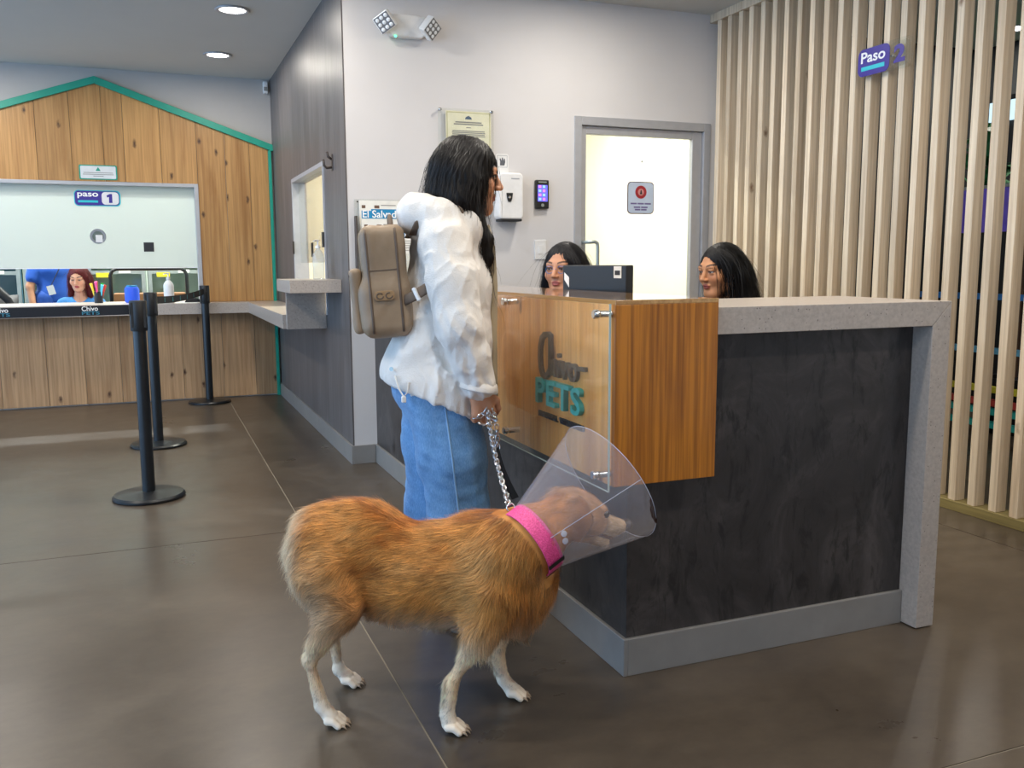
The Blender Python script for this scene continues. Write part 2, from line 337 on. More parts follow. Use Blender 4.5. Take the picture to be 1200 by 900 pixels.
# slatted wall on the right
wr = thing('wall_right', None, None, (XS, 3.3, 0)); struct(wr, 'screen wall of upright timber slats with narrow gaps')
sm = MB().box((0, 0, 0), (0.066, 0.042, CEIL-0.055-0.048)).mesh('slat', 0.002, 1)
for i in range(38):
    o = link('slat', sm, 'slat', wr, loc=(XS+random.uniform(-0.003, 0.003), 5.315-0.1153*i-0.045, 0.048))
obj('bottom_rail', MB().box((XS-0.01, 0.9, 0.0), (XS+0.10, YW, 0.048)), 'kerb', wr, bevel=0.003)
obj('top_rail', MB().box((XS-0.012, 0.9, CEIL-0.055), (XS+0.10, YW, CEIL)), 'slat', wr, bevel=0.003)
# gable front of boards round the service window
gf = thing('pine_gable_front', 'knotty pine board front with teal gable edge around the far service window', 'facade', (-0.34, YF, 0))
AX, AZ, SL = -0.341, 2.742, 0.347
def gz(x): return AZ-SL*abs(x-AX)
seams = [-2.95, -2.62, -2.28, -2.0, -1.72, -1.43, -1.144, -0.814, -0.552, -0.304, -0.14, 0.153, FX1, 0.689, 0.899, 1.065]
def board(x0, x1, z0, zt, mat, y=YF-0.02, th=0.018):
    g = 0.0018; xs = [x0+g, x1-g]
    if zt is None:
        top = [(xs[1], gz(xs[1]))] + ([(AX, gz(AX))] if xs[0] < AX < xs[1] else []) + [(xs[0], gz(xs[0]))]
    else: top = [(xs[1], zt), (xs[0], zt)]
    P = [(xs[0], y, z0), (xs[1], y, z0)]+[(x, y, z) for x, z in top]
    obj('board', MB().prism(P, (0, th+random.uniform(-0.003, 0.001), 0)), mat, gf)
for i in range(len(seams)-1):
    x0, x1 = seams[i], seams[i+1]
    board(x0, x1, FZ1+0.002 if x0 > -2.31 and x1 <= FX1+0.01 else 0.885, None, 'pine')
low = [-2.95, -2.6, -2.3, -2.0, -1.75, -1.48, -1.211, -0.857, -0.559, -0.272, 0.036, 0.245, 0.591, 0.879, 1.065]
for i in range(len(low)-1): board(low[i], low[i+1], 0.012, 0.785, 'pine_low')
def bar(p, q, w=0.055, th=0.045):        # gable edge strip between two points of the far wall plane
    p = np.array(p, float); q = np.array(q, float); d = (q-p)/np.linalg.norm(q-p); nrm = np.array([-d[2], 0, d[0]]); nrm = nrm if nrm[2] >= 0 else -nrm
    return [p, q, q+nrm*w, p+nrm*w], (0, th, 0)
TY = YF-0.045
xl = -2.95
obj('gable_edge', MB().prism([(AX, TY, AZ-0.002), (1.113, TY, gz(1.113)-0.002), (1.113, TY, gz(1.113)+0.056), (AX, TY, AZ+0.058)], (0, 0.043, 0)), 'teal', gf, bevel=0.002)
obj('gable_edge', MB().prism([(AX, TY, AZ-0.002), (xl, TY, gz(xl)-0.002), (xl, TY, gz(xl)+0.056), (AX, TY, AZ+0.058)], (0, 0.043, 0)), 'teal', gf, bevel=0.002)
obj('edge_post', MB().box((1.065, TY, 0), (XG-0.024, TY+0.043, gz(1.09))), 'teal', gf, bevel=0.002)
# far service window
w1 = thing('window_1', None, None, (-0.9, YF, FZ0)); struct(w1, 'wide service window with frosted upper pane and open slot above the counter')
fr = MB().box((FX1-0.035, YF-0.03, FZ0+0.05), (FX1, YF+0.12, FZ1)).box((-2.3, YF-0.03, FZ1-0.03), (FX1-0.035, YF+0.12, FZ1))
obj('window_frame', fr, 'alu_frame', w1, bevel=0.002)
obj('frosted_pane', MB().box((-2.3, YF+0.03, 1.196), (FX1-0.036, YF+0.036, FZ1-0.031)), 'frosted', w1)
obj('pane_edge', MB().box((-2.3, YF+0.027, 1.19), (FX1-0.036, YF+0.039, 1.197)), 'white', w1)
hc = at(115, 277, YF+0.028)
obj('speak_hole', MB().lathe([(0.045, 0), (0.064, 0), (0.064, 0.003), (0.045, 0.003)], hc, 28, (0, -1, 0), cap=False), 'chrome', w1, smooth='auto')
obj('speak_hole_back', MB().lathe([(0.054, 0), (0.054, 0.0015)], hc, 28, (0, -1, 0)), plain('speak_hole_glass', '#64706a', 0.3), w1)
obj('speak_hole_cover', MB().box((hc[0]-0.02, hc[1]-0.006, hc[2]-0.05), (hc[0]+0.035, hc[1]-0.002, hc[2]+0.012)), 'white', w1)
sq = at(174.5, 289.5, YF+0.028)
obj('sticker', MB().box((sq[0]-0.042, sq[1]-0.002, sq[2]-0.041), (sq[0]+0.042, sq[1], sq[2]+0.041)), 'logo_dark', w1)
# grey-wall service window
w2 = thing('window_2', None, None, (XG, 6.8, WZ0)); struct(w2, 'small service window in the grey wall above a quartz ledge')
t_ = 0.03
obj('window_frame', MB().box((XG-0.02, WY0, WZ1-t_), (XG+0.095, WY1, WZ1)).box((XG-0.02, WY1-t_, WZ0), (XG+0.095, WY1, WZ1-t_)).box((XG-0.02, WY0, WZ0), (XG+0.095, WY0+t_*0.6, WZ1-t_)), 'alu_frame', w2, bevel=0.002)
obj('pane', MB().box((XG+0.03, WY0+0.02, WZ0+0.35), (XG+0.036, WY1-t_, WZ1-t_)), 'glass', w2)
for yy, z in ((WY1-0.02, 1.30), (WY0+0.03, 1.33), (6.55, 1.27)): obj('clip', MB().box((XG-0.028, yy-0.03, z), (XG-0.02, yy+0.03, z+0.1)), 'black', w2)
# glazed door
d1 = thing('door_1', None, None, (3.1, YW, 0)); struct(d1, 'glazed aluminium door in the white wall')
y0 = YW-0.012
cas = MB().box((DX0, y0, 0), (DX0+0.052, YW+0.1, DZ)).box((DX1-0.052, y0, 0), (DX1, YW+0.1, DZ)).box((DX0+0.052, y0, DZ-0.055), (DX1-0.052, YW+0.1, DZ))
obj('door_frame', cas, 'alu_frame', d1, bevel=0.003)
lx0, lx1, lz = DX0+0.054, DX1-0.054, DZ-0.057
obj('door_leaf', MB().box((lx0, YW+0.012, 0.01), (2.69, YW+0.055, lz)).box((3.50, YW+0.012, 0.01), (lx1, YW+0.055, lz)).box((2.69, YW+0.012, 2.05), (3.50, YW+0.055, lz)).box((2.69, YW+0.012, 0.01), (3.50, YW+0.055, 0.14)), 'alu_frame', d1, bevel=0.003)
obj('door_pane', MB().box((2.69, YW+0.028, 0.14), (3.50, YW+0.036, 2.05)), 'glass', d1)
for yy, xx in ((YW-0.075, 2.735), (YW+0.13, 2.73)):
    p0 = (xx-0.075, YW+(0.012 if yy < YW else 0.055), 1.352); s_ = -1 if yy < YW else 1
    hp = [p0, (xx-0.075, yy, 1.352), (xx-0.02, yy, 1.354), (xx-0.004, yy, 1.345), (xx, yy, 1.325), (xx, yy, 0.72), (xx-0.004, yy, 0.70), (xx-0.02, yy, 0.69), (xx-0.075, yy, 0.69), (xx-0.075, YW+(0.012 if yy < YW else 0.055), 0.69)]
    obj('pull_handle', MB().tube(hp, 0.0115, 12), 'steel', d1, smooth=True)
# door notice hanging from a hook
dn = thing('door_notice', 'pale blue square notice with a red round emblem hung on the glass door', 'sign', (3.09, YW+0.02, 1.54))
c = at(750.5, 232, YW+0.024); plate('board', 0.205, 0.215, 0.03, 0.004, plain('notice_rim', '#6f6470', 0.5), dn, c, (1, 0, 0), (0, 0, 1))
plate('face', 0.192, 0.202, 0.026, 0.001, 'pale_blue', dn, c+np.array([0, -0.004, 0]), (1, 0, 0), (0, 0, 1))
e = c+np.array([0.0, -0.005, 0.038])
obj('emblem', MB().lathe([(0.043, 0), (0.043, 0.001)], e, 32, (0, -1, 0)), 'red', dn)
obj('emblem_centre', MB().lathe([(0.023, 0), (0.023, 0.001)], e+np.array([0, -0.001, 0]), 24, (0, -1, 0)), plain('emblem_pink', '#cf8f8b', 0.5), dn)
obj('emblem_figure', MB().prism([e+np.array([x, -0.002, z]) for x, z in ((-0.009, -0.014), (0.010, -0.014), (0.006, 0.0), (0.003, 0.014), (-0.002, 0.016), (-0.005, 0.003))], (0, -0.0008, 0)), 'print_dark', dn)
vio = plain('violet_print', '#6f6396', 0.6)
for k_, (zz, n_, ww) in enumerate(((-0.038, 3, 0.048), (-0.062, 2, 0.05), (-0.078, 2, 0.042))):       # unreadable small print
    for q in range(n_): obj('print_line', MB().box((c[0]+(q-(n_-1)/2)*(ww+0.006)-ww/2, c[1]-0.0058, c[2]+zz-0.005), (c[0]+(q-(n_-1)/2)*(ww+0.006)+ww/2, c[1]-0.005, c[2]+zz+0.005)), vio, dn)
hk = at(752, 189, YW+0.024)
obj('hook', MB().lathe([(0.009, 0), (0.009, 0.004), (0.004, 0.01)], hk, 14, (0, -1, 0)), 'white', dn)
obj('cord', MB().tube([c+np.array([-0.05, -0.002, 0.105]), hk+np.array([0, -0.004, 0])], 0.0012, 6).tube([c+np.array([0.05, -0.002, 0.105]), hk+np.array([0, -0.004, 0])], 0.0012, 6), 'paper', dn)

# ---------------------------------------------------------------- downlights
def downlight(x, y, z, watt, label, colr=(1, 0.93, 0.83), size=0.16):
    t = thing('downlight', label, 'ceiling light', (x, y, z-0.012), 'recessed downlights')
    obj('rim', MB().lathe([(0.083, 0.0), (0.105, -0.0), (0.112, -0.006), (0.105, -0.012), (0.086, -0.010), (0.083, 0.0)], (x, y, z), 32, cap=False), 'alu_frame', t, smooth=True)
    obj('diffuser', MB().lathe([(0.083, -0.004), (0.083, -0.001)], (x, y, z), 32), 'lamp', t)
    L = bpy.data.lights.new('lamp', 'AREA'); L.shape = 'DISK'; L.size = size; L.energy = watt; L.color = colr
    lo = bpy.data.objects.new('lamp', L); COL.objects.link(lo); lo.parent = t; lo.location = (0, 0, -0.004)
    return t
W = 17
downlight(0.60, 6.38, CEIL, 10, 'round recessed downlight in the ceiling, nearer of the two in view')
downlight(0.60, 7.75, CEIL, 12, 'round recessed downlight close to the pine gable, farther of the two in view')
for x, y in ((0.6, 4.9), (0.6, 3.4), (0.6, 1.9), (0.6, 0.4), (-1.3, 7.75), (-1.3, 6.38), (-1.3, 4.9), (-1.3, 3.4), (-1.3, 1.9), (2.5, 0.4), (2.5, 1.9), (1.9, 2.95), (2.5, 4.55)):
    downlight(x, y, CEIL, W, 'unseen round recessed downlight added in the part of the ceiling above the picture')  # unseen downlights added for light, one placed to light the receptionists' faces
for x, y, w_ in ((2.0, 7.2, 75), (3.1, 6.5, 75)): downlight(x, y, CEIL, w_, 'round recessed downlight in the cream back room', (1, 0.97, 0.84))
for x, y, w_ in ((5.85, 4.9, 25), (5.85, 2.2, 25)): downlight(x, y, CEIL, w_, 'added round recessed downlight brightening the area beyond the slats')  # added lamps that brighten the things behind the slats
for x, y, w_ in ((-1.4, 9.6, 70), (0.2, 9.6, 70), (-1.4, 11.2, 60), (0.2, 11.2, 60)): downlight(x, y, CEIL, w_, 'round recessed downlight in the kennel room', (0.98, 1, 0.95))
# posts of the glazed street front on the left, outside the picture
fa = thing('window_3', None, None, (-4.5, 3.4, 0)); struct(fa, 'tall street front of the lobby')
for y in np.linspace(-1.75, 8.55, 7): obj('mullion', MB().box((-4.56, y-0.03, 0), (-4.46, y+0.03, CEIL)), 'alu_frame', fa)

# ---------------------------------------------------------------- reception counter
CX, CY, CT = 1.256, 2.24, 1.012      # left panel plane, front panel plane, top of carcass
LX0, LX1, SY, ST = 2.310, 2.386, 2.162, 1.092
rc = thing('reception_counter', 'charcoal cement reception counter with aluminium kickplate, in front of the white wall', 'counter', (1.8, 3.2, 0))
obj('left_panel', MB().box((CX, CY+0.03, 0), (CX+0.03, YW-0.002, CT)), 'dark', rc)
obj('front_panel', MB().box((CX, CY, 0), (LX0, CY+0.03, CT)), 'dark', rc)
obj('kickplate', MB().box((CX-0.014, CY-0.014, 0), (CX, YW-0.002, KH)), 'kick', rc, bevel=0.002)
obj('kickplate', MB().box((CX, CY-0.014, 0), (LX0, CY, KH)), 'kick', rc, bevel=0.002)
obj('inner_desk', MB().box((CX+0.03, CY+0.03, 0.72), (1.66, 4.4, 0.75)).box((CX+0.03, CY+0.03, 0.72), (LX0, 2.75, 0.75)), 'quartz', rc)
obj('end_panel', MB().box((LX0-0.03, CY+0.03, 0), (LX0, 2.72, CT)), 'dark', rc)
BX0, BX1, BY0, BY1, BZ0, BZ1 = 1.160, 1.489, 2.147, 4.2, 0.604, 1.119
wt = thing('quartz_worktop', 'pale speckled quartz worktop with a waterfall leg on the reception counter', 'worktop', (2.35, SY, 0))
obj('top_slab', MB().prism([(BX1+0.001, SY, CT+0.002), (LX0, SY, CT+0.002), (LX1, SY, ST), (BX1+0.001, SY, ST)], (0, 0.52, 0)), 'quartz', wt, bevel=0.0015)
obj('side_slab', MB().box((CX-0.06, 4.205, CT+0.002), (1.75, YW-0.003, ST)), 'quartz', wt, bevel=0.0015)
obj('waterfall_leg', MB().prism([(LX0+0.001, SY, 0.004), (LX1, SY, 0.004), (LX1, SY, ST-0.001), (LX0+0.001, SY, CT+0.001)], (0, 0.52, 0)), 'quartz', wt, bevel=0.0015)
# wooden sign box wrapping the corner
sb = thing('timber_sign_box', 'orange timber box wrapped round the corner of the reception counter carrying the raised logo', 'sign box', (1.3, 2.6, BZ0))
sideseams = [BY0+0.02, 2.42, 2.61, 2.83, 3.02, 3.25, 3.48, 3.7, 3.95, BY1]
for i in range(len(sideseams)-1): obj('side_board', MB().box((BX0, sideseams[i]+0.0004, BZ0), (BX0+0.02, sideseams[i+1]-0.0004, BZ1-0.012)), 'box_side', sb)
obj('front_panel', MB().box((BX0, BY0, BZ0), (BX1, BY0+0.02, BZ1-0.012)), 'box_front', sb, bevel=0.0015)
obj('top_board', MB().box((BX0, BY0, BZ1-0.012), (BX1, BY1, BZ1)), 'box_top', sb, bevel=0.001)
obj('end_panel', MB().box((BX1-0.015, BY0+0.02, ST+0.001), (BX1, BY1, BZ1-0.012)), 'box_front', sb)
obj('bottom_board', MB().box((BX0+0.02, BY0+0.02, BZ0), (CX-0.001, BY1, BZ0+0.015)), 'box_side', sb)
# raised logo on the box side: right is towards -Y
R_, U_ = (0, -1, 0), (0, 0, 1); XL = BX0-0.0005
def lp(y, z, x=XL): return (x, y, z)
def stroke(pts, w, dep=0.012):            # flat raised stroke following a polyline on the side of the box
    b = MB(); P = [np.array([p[0], p[1]], float) for p in pts]; m = len(P); Lp = []; Rp = []
    for i in range(m):
        t = P[min(i+1, m-1)]-P[max(i-1, 0)]; t /= np.linalg.norm(t); n = np.array([-t[1], t[0]]); ww = w[i] if hasattr(w, '__len__') else w
        Lp.append(P[i]+n*ww/2); Rp.append(P[i]-n*ww/2)
    V = [(XL, q[0], q[1]) for q in Lp+Rp]+[(XL-dep, q[0], q[1]) for q in Lp+Rp]; F = []
    for i in range(m-1):
        F += [(i, i+1, m+i+1, m+i), (2*m+i, 3*m+i, 3*m+i+1, 2*m+i+1), (i, 2*m+i, 2*m+i+1, i+1), (m+i, m+i+1, 3*m+i+1, 3*m+i)]
    F += [(0, m, 3*m, 2*m), (m-1, 2*m+m-1, 3*m+m-1, m+m-1)]
    return b.add(V, F)
cc = []                                   # tall loop of the initial, then the stem
for a_ in np.linspace(20, 340, 26): cc.append((2.605-0.043*math.cos(math.radians(180-a_))*-1, 0.937+0.054*math.sin(math.radians(a_))))
loop = [(2.556, 0.992), (2.572, 0.998), (2.600, 0.995), (2.622, 0.982), (2.634, 0.955), (2.636, 0.92), (2.631, 0.888), (2.617, 0.866), (2.596, 0.862), (2.575, 0.870), (2.560, 0.885)]
obj('initial_letter', stroke(loop, 0.017), 'logo_grey', sb)
obj('initial_letter', stroke([(2.556, 0.999), (2.556, 0.87)], 0.017), 'logo_grey', sb)
text('logo_letters', 'hivo', 0.085, 'logo_grey', sb, lp(2.560, 0.868), R_, U_, 0.006, 0.0008, width=0.2, height=0.082)
obj('logo_swash', stroke([(2.36, 0.911), (2.31, 0.914)], 0.013), 'logo_grey', sb)
text('logo_letters', 'PETS', 0.13, 'logo_teal', sb, lp(2.655, 0.772), R_, U_, 0.008, 0.0022, width=0.325, height=0.083, spacing=1.08)
text('logo_letters', 'HOSPITAL', 0.03, 'logo_dark', sb, lp(2.655, 0.727), R_, U_, 0.003, 0.0008, width=0.145, height=0.019)
text('logo_letters', 'VETERINARIO', 0.03, 'logo_dark', sb, lp(2.495, 0.727), R_, U_, 0.003, 0.0008, width=0.17, height=0.019)
# acrylic panel on standoffs
ap = thing('acrylic_panel', 'clear acrylic sheet on chrome standoffs in front of the logo', 'panel', (1.12, 2.6, BZ0))
AXP = BX0-0.045; ay0, ay1, az0, az1 = 2.098, 3.0, 0.607, 1.112
obj('sheet', MB().box((AXP, ay0+0.0015, az0), (AXP+0.006, ay1, az1)), 'acrylic', ap)
obj('sheet_edge', MB().box((AXP, ay0, az0), (AXP+0.006, ay0+0.0014, az1)), 'acrylic_edge', ap)
obj('sheet_edge', MB().box((AXP, ay0, az0-0.0014), (AXP+0.006, ay1, az0)), 'acrylic_edge', ap)
for yy, zz in ((2.165, 1.082), (2.84, 1.09), (2.165, 0.64), (2.84, 0.648)):
    so = obj('standoff', MB().cyl((AXP+0.006, yy, zz), (BX0, yy, zz), 0.0095), 'chrome', ap, smooth='auto')
    obj('cap', MB().lathe([(0.0125, 0), (0.0125, 0.011), (0.010, 0.014)], (AXP, yy, zz), 20, (-1, 0, 0)), 'chrome', so, smooth='auto')
# monitor seen from behind
mo = thing('computer_monitor', 'black computer monitor seen from behind on the reception desk', 'monitor', (1.56, 3.0, 0.75))
ml = np.array([1.505, 3.19]); mr = np.array([1.563, 2.79]); md = (mr-ml)/np.linalg.norm(mr-ml); mn = np.array([md[1], -md[0]]); mn = mn if mn[0] < 0 else -mn
A3 = np.array([md[0], md[1], 0]); N3 = np.array([mn[0], mn[1], 0]); Z3 = np.array([0, 0, 1.0]); mc = np.array([*(ml+mr)/2, 1.0855])
hw = np.linalg.norm(mr-ml)/2
obj('casing', MB().obox(mc, A3, N3, Z3, (hw, 0.016, 0.125)), 'black', mo, bevel=0.004)
obj('screen', MB().obox(mc-N3*0.017, A3, N3, Z3, (hw-0.01, 0.001, 0.115)), 'screen', mo)
obj('rear_bulge', MB().obox(mc+N3*0.024-Z3*0.06-A3*0.03, A3, N3, Z3, (0.10, 0.01, 0.045)), 'black', mo, bevel=0.006)
obj('stand_neck', MB().obox(mc+N3*0.03-Z3*0.215, A3, N3, Z3, (0.025, 0.01, 0.12)), 'black', mo)
obj('stand_foot', MB().obox((mc[0], mc[1], 0.756), A3, N3, Z3, (0.11, 0.08, 0.006)), 'black', mo, bevel=0.003)
o = obj('sticker', MB().obox(mc+N3*0.0168+A3*(hw-0.05)+Z3*0.1, A3, N3, Z3, (0.022, 0.0006, 0.021)), 'paper', mo)
obj('sticker_print', MB().obox(mc+N3*0.0178+A3*(hw-0.05)+Z3*0.098, A3, N3, Z3, (0.015, 0.0004, 0.008)), 'print_dark', mo)
lgp = mc+N3*0.0168-A3*(hw-0.03)+Z3*0.075
obj('logo_mark', MB().prism([lgp+A3*x+Z3*z for x, z in ((-0.016, 0.022), (0.016, 0.004), (0.016, -0.034), (-0.016, -0.006))], N3*0.001), 'print_white', mo)
# ---------------------------------------------------------------- service desk along the far and grey walls
sd = thing('service_desk', 'white L-shaped quartz service desk under the frosted window', 'desk', (0.3, 8.5, 0))
DZ0, DZ1 = 0.787, 0.883
obj('desk_top', MB().prism([(-2.95, 8.43, DZ0), (0.818, 8.43, DZ0), (0.818, 6.195, DZ0), (XG-0.009, 6.195, DZ0), (XG-0.009, YF-0.022, DZ0), (-2.95, YF-0.022, DZ0)], (0, 0, DZ1-DZ0)), 'quartz', sd, bevel=0.002)
obj('window_sill', MB().box((-2.29, YF-0.018, FZ0+0.003), (FX1-0.04, YF+0.5, DZ1)), 'quartz', sd, bevel=0.002)
obj('end_block', MB().box((0.842, 6.16, DZ0-0.002), (XG-0.009, 6.193, 1.042)), 'quartz', sd, bevel=0.002)
obj('ledge', MB().box((0.79, 5.605, 1.043), (XG-0.009, 6.20, 1.122)), 'quartz', sd, bevel=0.002)
# pump bottles
def pump(name, c, h, r, label, mat, group=None, headmat='white'):
    t = thing(name, label, 'bottle', tuple(c), group); x, y, z = c
    obj('bottle_body', MB().lathe([(r*0.9, 0), (r, 0.006), (r, h*0.55), (r*0.93, h*0.62), (r*0.55, h*0.71), (r*0.34, h*0.74), (r*0.34, h*0.77)], c, 24), mat, t, smooth='auto')
    obj('pump_head', MB().lathe([(r*0.42, 0), (r*0.42, h*0.06), (r*0.13, h*0.07), (r*0.13, h*0.17), (r*0.3, h*0.175), (r*0.3, h*0.21)], (x, y, z+h*0.77), 18).tube([(x, y, z+h*0.965), (x-r*0.5, y-r*0.5, z+h*0.965), (x-r*0.85, y-r*0.85, z+h*0.94)], r*0.13, 8), headmat, t, smooth='auto')
    return t
pump('sanitizer_bottle', (1.012, 5.86, 1.1225), 0.255, 0.037, 'tall clear pump bottle on the quartz ledge by the grey wall', 'clear_plastic')
pump('sanitizer_bottle', (0.155, 8.52, DZ1+0.001), 0.27, 0.043, 'white pump bottle on the service desk under the frosted window', 'white')
# ---------------------------------------------------------------- queue posts
def post(base, label, belt_to=None, zb=0.995, sag=0.0, text_on=False):
    x, y = base; t = thing('queue_post', label, 'queue post', (x, y, 0), 'black belt barrier posts')
    obj('base', MB().lathe([(0.168, 0), (0.182, 0.004), (0.182, 0.014), (0.172, 0.024), (0.05, 0.034), (0.04, 0.036)], (x, y, 0), 48), 'black_metal', t, smooth='auto')
    obj('pole', MB().cyl((x, y, 0.035), (x, y, 0.9), 0.0325, n=28), 'black_metal', t, smooth='auto')
    hd = obj('belt_head', MB().lathe([(0.040, 0), (0.0425, 0.006), (0.0425, 0.150), (0.040, 0.156), (0.012, 0.157)], (x, y, 0.882), 28), 'black', t, smooth='auto')
    for a_ in range(4):
        an = math.radians(45+90*a_); obj('slot', MB().box((x+0.0418*math.cos(an)-0.006, y+0.0418*math.sin(an)-0.006, 0.9), (x+0.0418*math.cos(an)+0.006, y+0.0418*math.sin(an)+0.006, 1.03)), 'rubber', hd)
    if belt_to:
        a = np.array([x, y, zb]); b_ = np.array([*belt_to, zb]); d = b_-a; L = np.linalg.norm(d); d /= L; a = a+d*0.043; b_ = b_-d*0.043; n = 24; hh = 0.025
        nn = np.array([d[1], -d[0], 0]); nn = nn if nn[1] < 0 else -nn; V = []; F = []
        for i in range(n+1):
            q = i/n; p = a+(b_-a)*q; p[2] -= sag*4*q*(1-q)
            for dz, dy in ((-hh, 0), (hh, 0), (hh, 0.002), (-hh, 0.002)): V.append(p+np.array([0, 0, dz])-nn*dy)
        for i in range(n):
            for j in range(4): F.append((i*4+j, i*4+(j+1) % 4, (i+1)*4+(j+1) % 4, (i+1)*4+j))
        be = obj('belt', MB().add(V, F), 'tape', t)
        if text_on:
            up = (0, 0, 1); rt = d if d[0] > 0 else -d
            for q in (0.122, 0.345, 0.568, 0.79):
                p = a+(b_-a)*q+nn*0.0015
                text('belt_logo', 'Chivo', 0.03, 'print_white', be, p+np.array([0, 0, -0.002]), rt, up, 0.0003, 0.0004, width=0.075, height=0.024)
                text('belt_logo', 'PETS', 0.03, plain('belt_teal', '#357f98', 0.6), be, p+np.array([0, 0, -0.021]), rt, up, 0.0003, 0.0006, width=0.082, height=0.017)
        else:
            rt = d if d[0] > 0 else -d
            for k_ in range(7):
                p = a+(b_-a)*(0.06+0.14*k_)+nn*0.0012; p[2] -= sag*4*(0.06+0.14*k_)*(0.94-0.14*k_)
                obj('belt_stitch', MB().obox(p, rt, nn, (0, 0, 1), (0.012, 0.0003, 0.017)), plain('belt_mark_teal', '#2e7d86', 0.6), be)
    return t
post((-0.062, 5.03), 'black belt post nearest the camera, its navy logo belt pulled out left', (-1.95, 5.03), 0.992, 0.004, True)
post((0.0, 6.49), 'black belt post in the middle, its belt joined to the one by the wall', (0.444, 8.37), 0.985, 0.02)
post((0.444, 8.37), 'black belt post farthest back, standing by the pine wall')
# ---------------------------------------------------------------- things on the white wall
def wall(x, y, dy=0.0): p = at(x, y, YW-dy); p[1] = YW-dy; return p
em = thing('emergency_light', 'white twin-head emergency light high on the white wall', 'emergency light', tuple(wall(473, 36)))
c = wall(474, 33); y1 = YW
obj('housing', MB().prism([(c[0]+x, YW, c[2]+z) for x, z in ((-0.125, 0.055), (-0.06, 0.064), (0.06, 0.064), (0.125, 0.055), (0.125, -0.035), (0.09, -0.062), (-0.09, -0.062), (-0.125, -0.035))], (0, -0.055, 0)), 'white', em, bevel=0.008)
for s_ in (-1, 1):
    hp = np.array([c[0]+s_*0.135, YW-0.075, c[2]+0.0-0.006*s_]); ax = np.array([s_*0.42, -0.83, -0.36]); ax /= np.linalg.norm(ax)
    u = np.cross(ax, (0, 0, 1)); u /= np.linalg.norm(u); v = np.cross(u, ax); q = 0.55*s_; u, v = u*math.cos(q)+v*math.sin(q), -u*math.sin(q)+v*math.cos(q)
    hd = obj('lamp_head', MB().obox(hp, u, v, ax, (0.052, 0.052, 0.026)), 'white', em, bevel=0.008)
    obj('lens', MB().obox(hp+ax*0.0255, u, v, ax, (0.046, 0.046, 0.002)), plain('lens_grey', '#77797c', 0.3, 0.3), hd)
    for i in range(3):
        for j in range(3): obj('led', MB().lathe([(0.0115, 0), (0.009, 0.002), (0.003, 0.004)], hp+ax*0.0275+u*(i-1)*0.029+v*(j-1)*0.029, 12, ax), plain('led_lens', '#e8ebee', 0.15) if 'led' not in MAT else MAT['led'], hd)
    obj('arm', MB().cyl((c[0]+s_*0.09, YW-0.04, c[2]), hp-ax*0.02, 0.016), 'white', em, smooth='auto')
lg = wall(463.5, 42.5, 0.057); obj('indicator', MB().lathe([(0.006, 0), (0.006, 0.003), (0.002, 0.005)], lg, 12, (0, -1, 0)), 'led_green', em)
# framed certificate behind clear acrylic
ce = thing('framed_certificate', 'cream printed certificate behind a clear acrylic plate on the white wall', 'certificate', (1.85, YW, 1.88))
obj('acrylic_plate', MB().box((1.672, YW-0.03, 1.868), (2.03, YW-0.025, 2.152)), 'acrylic', ce)
obj('paper', MB().box((1.722, YW-0.024, 1.872), (2.015, YW-0.0235, 2.14)), 'cream_paper', ce)
obj('paper_border', MB().box((1.728, YW-0.0243, 1.877), (2.009, YW-0.024, 2.134)), plain('border_olive', '#c9c397', 0.7), ce)
obj('paper_face', MB().box((1.734, YW-0.0246, 1.882), (2.003, YW-0.0242, 2.128)), 'cream_paper', ce)
obj('crest', MB().prism([(1.845, YW-0.0248, 2.092), (1.89, YW-0.0248, 2.092), (1.885, YW-0.0248, 2.104), (1.868, YW-0.0248, 2.114), (1.85, YW-0.0248, 2.104)], (0, -0.0005, 0)), plain('crest_blue', '#4a5f78', 0.6), ce)
for zz, w_, h_ in ((2.074, 0.17, 0.008), (2.062, 0.19, 0.008), (2.043, 0.03, 0.005), (2.022, 0.21, 0.006), (2.012, 0.215, 0.006), (2.002, 0.21, 0.006), (1.992, 0.215, 0.006), (1.982, 0.07, 0.006), (1.966, 0.20, 0.006), (1.956, 0.215, 0.006), (1.946, 0.15, 0.006), (1.92, 0.08, 0.006)):
    obj('print_line', MB().box((1.868-w_/2, YW-0.0251, zz-h_/2), (1.868+w_/2, YW-0.0247, zz+h_/2)), 'print_grey', ce)
for x, z in ((1.685, 2.142), (2.017, 2.142), (1.685, 1.878), (2.017, 1.878)): obj('standoff', MB().lathe([(0.006, 0), (0.006, 0.03), (0.010, 0.031), (0.010, 0.038), (0.007, 0.041)], (x, YW, z), 16, (0, -1, 0)), 'chrome', ce, smooth='auto')
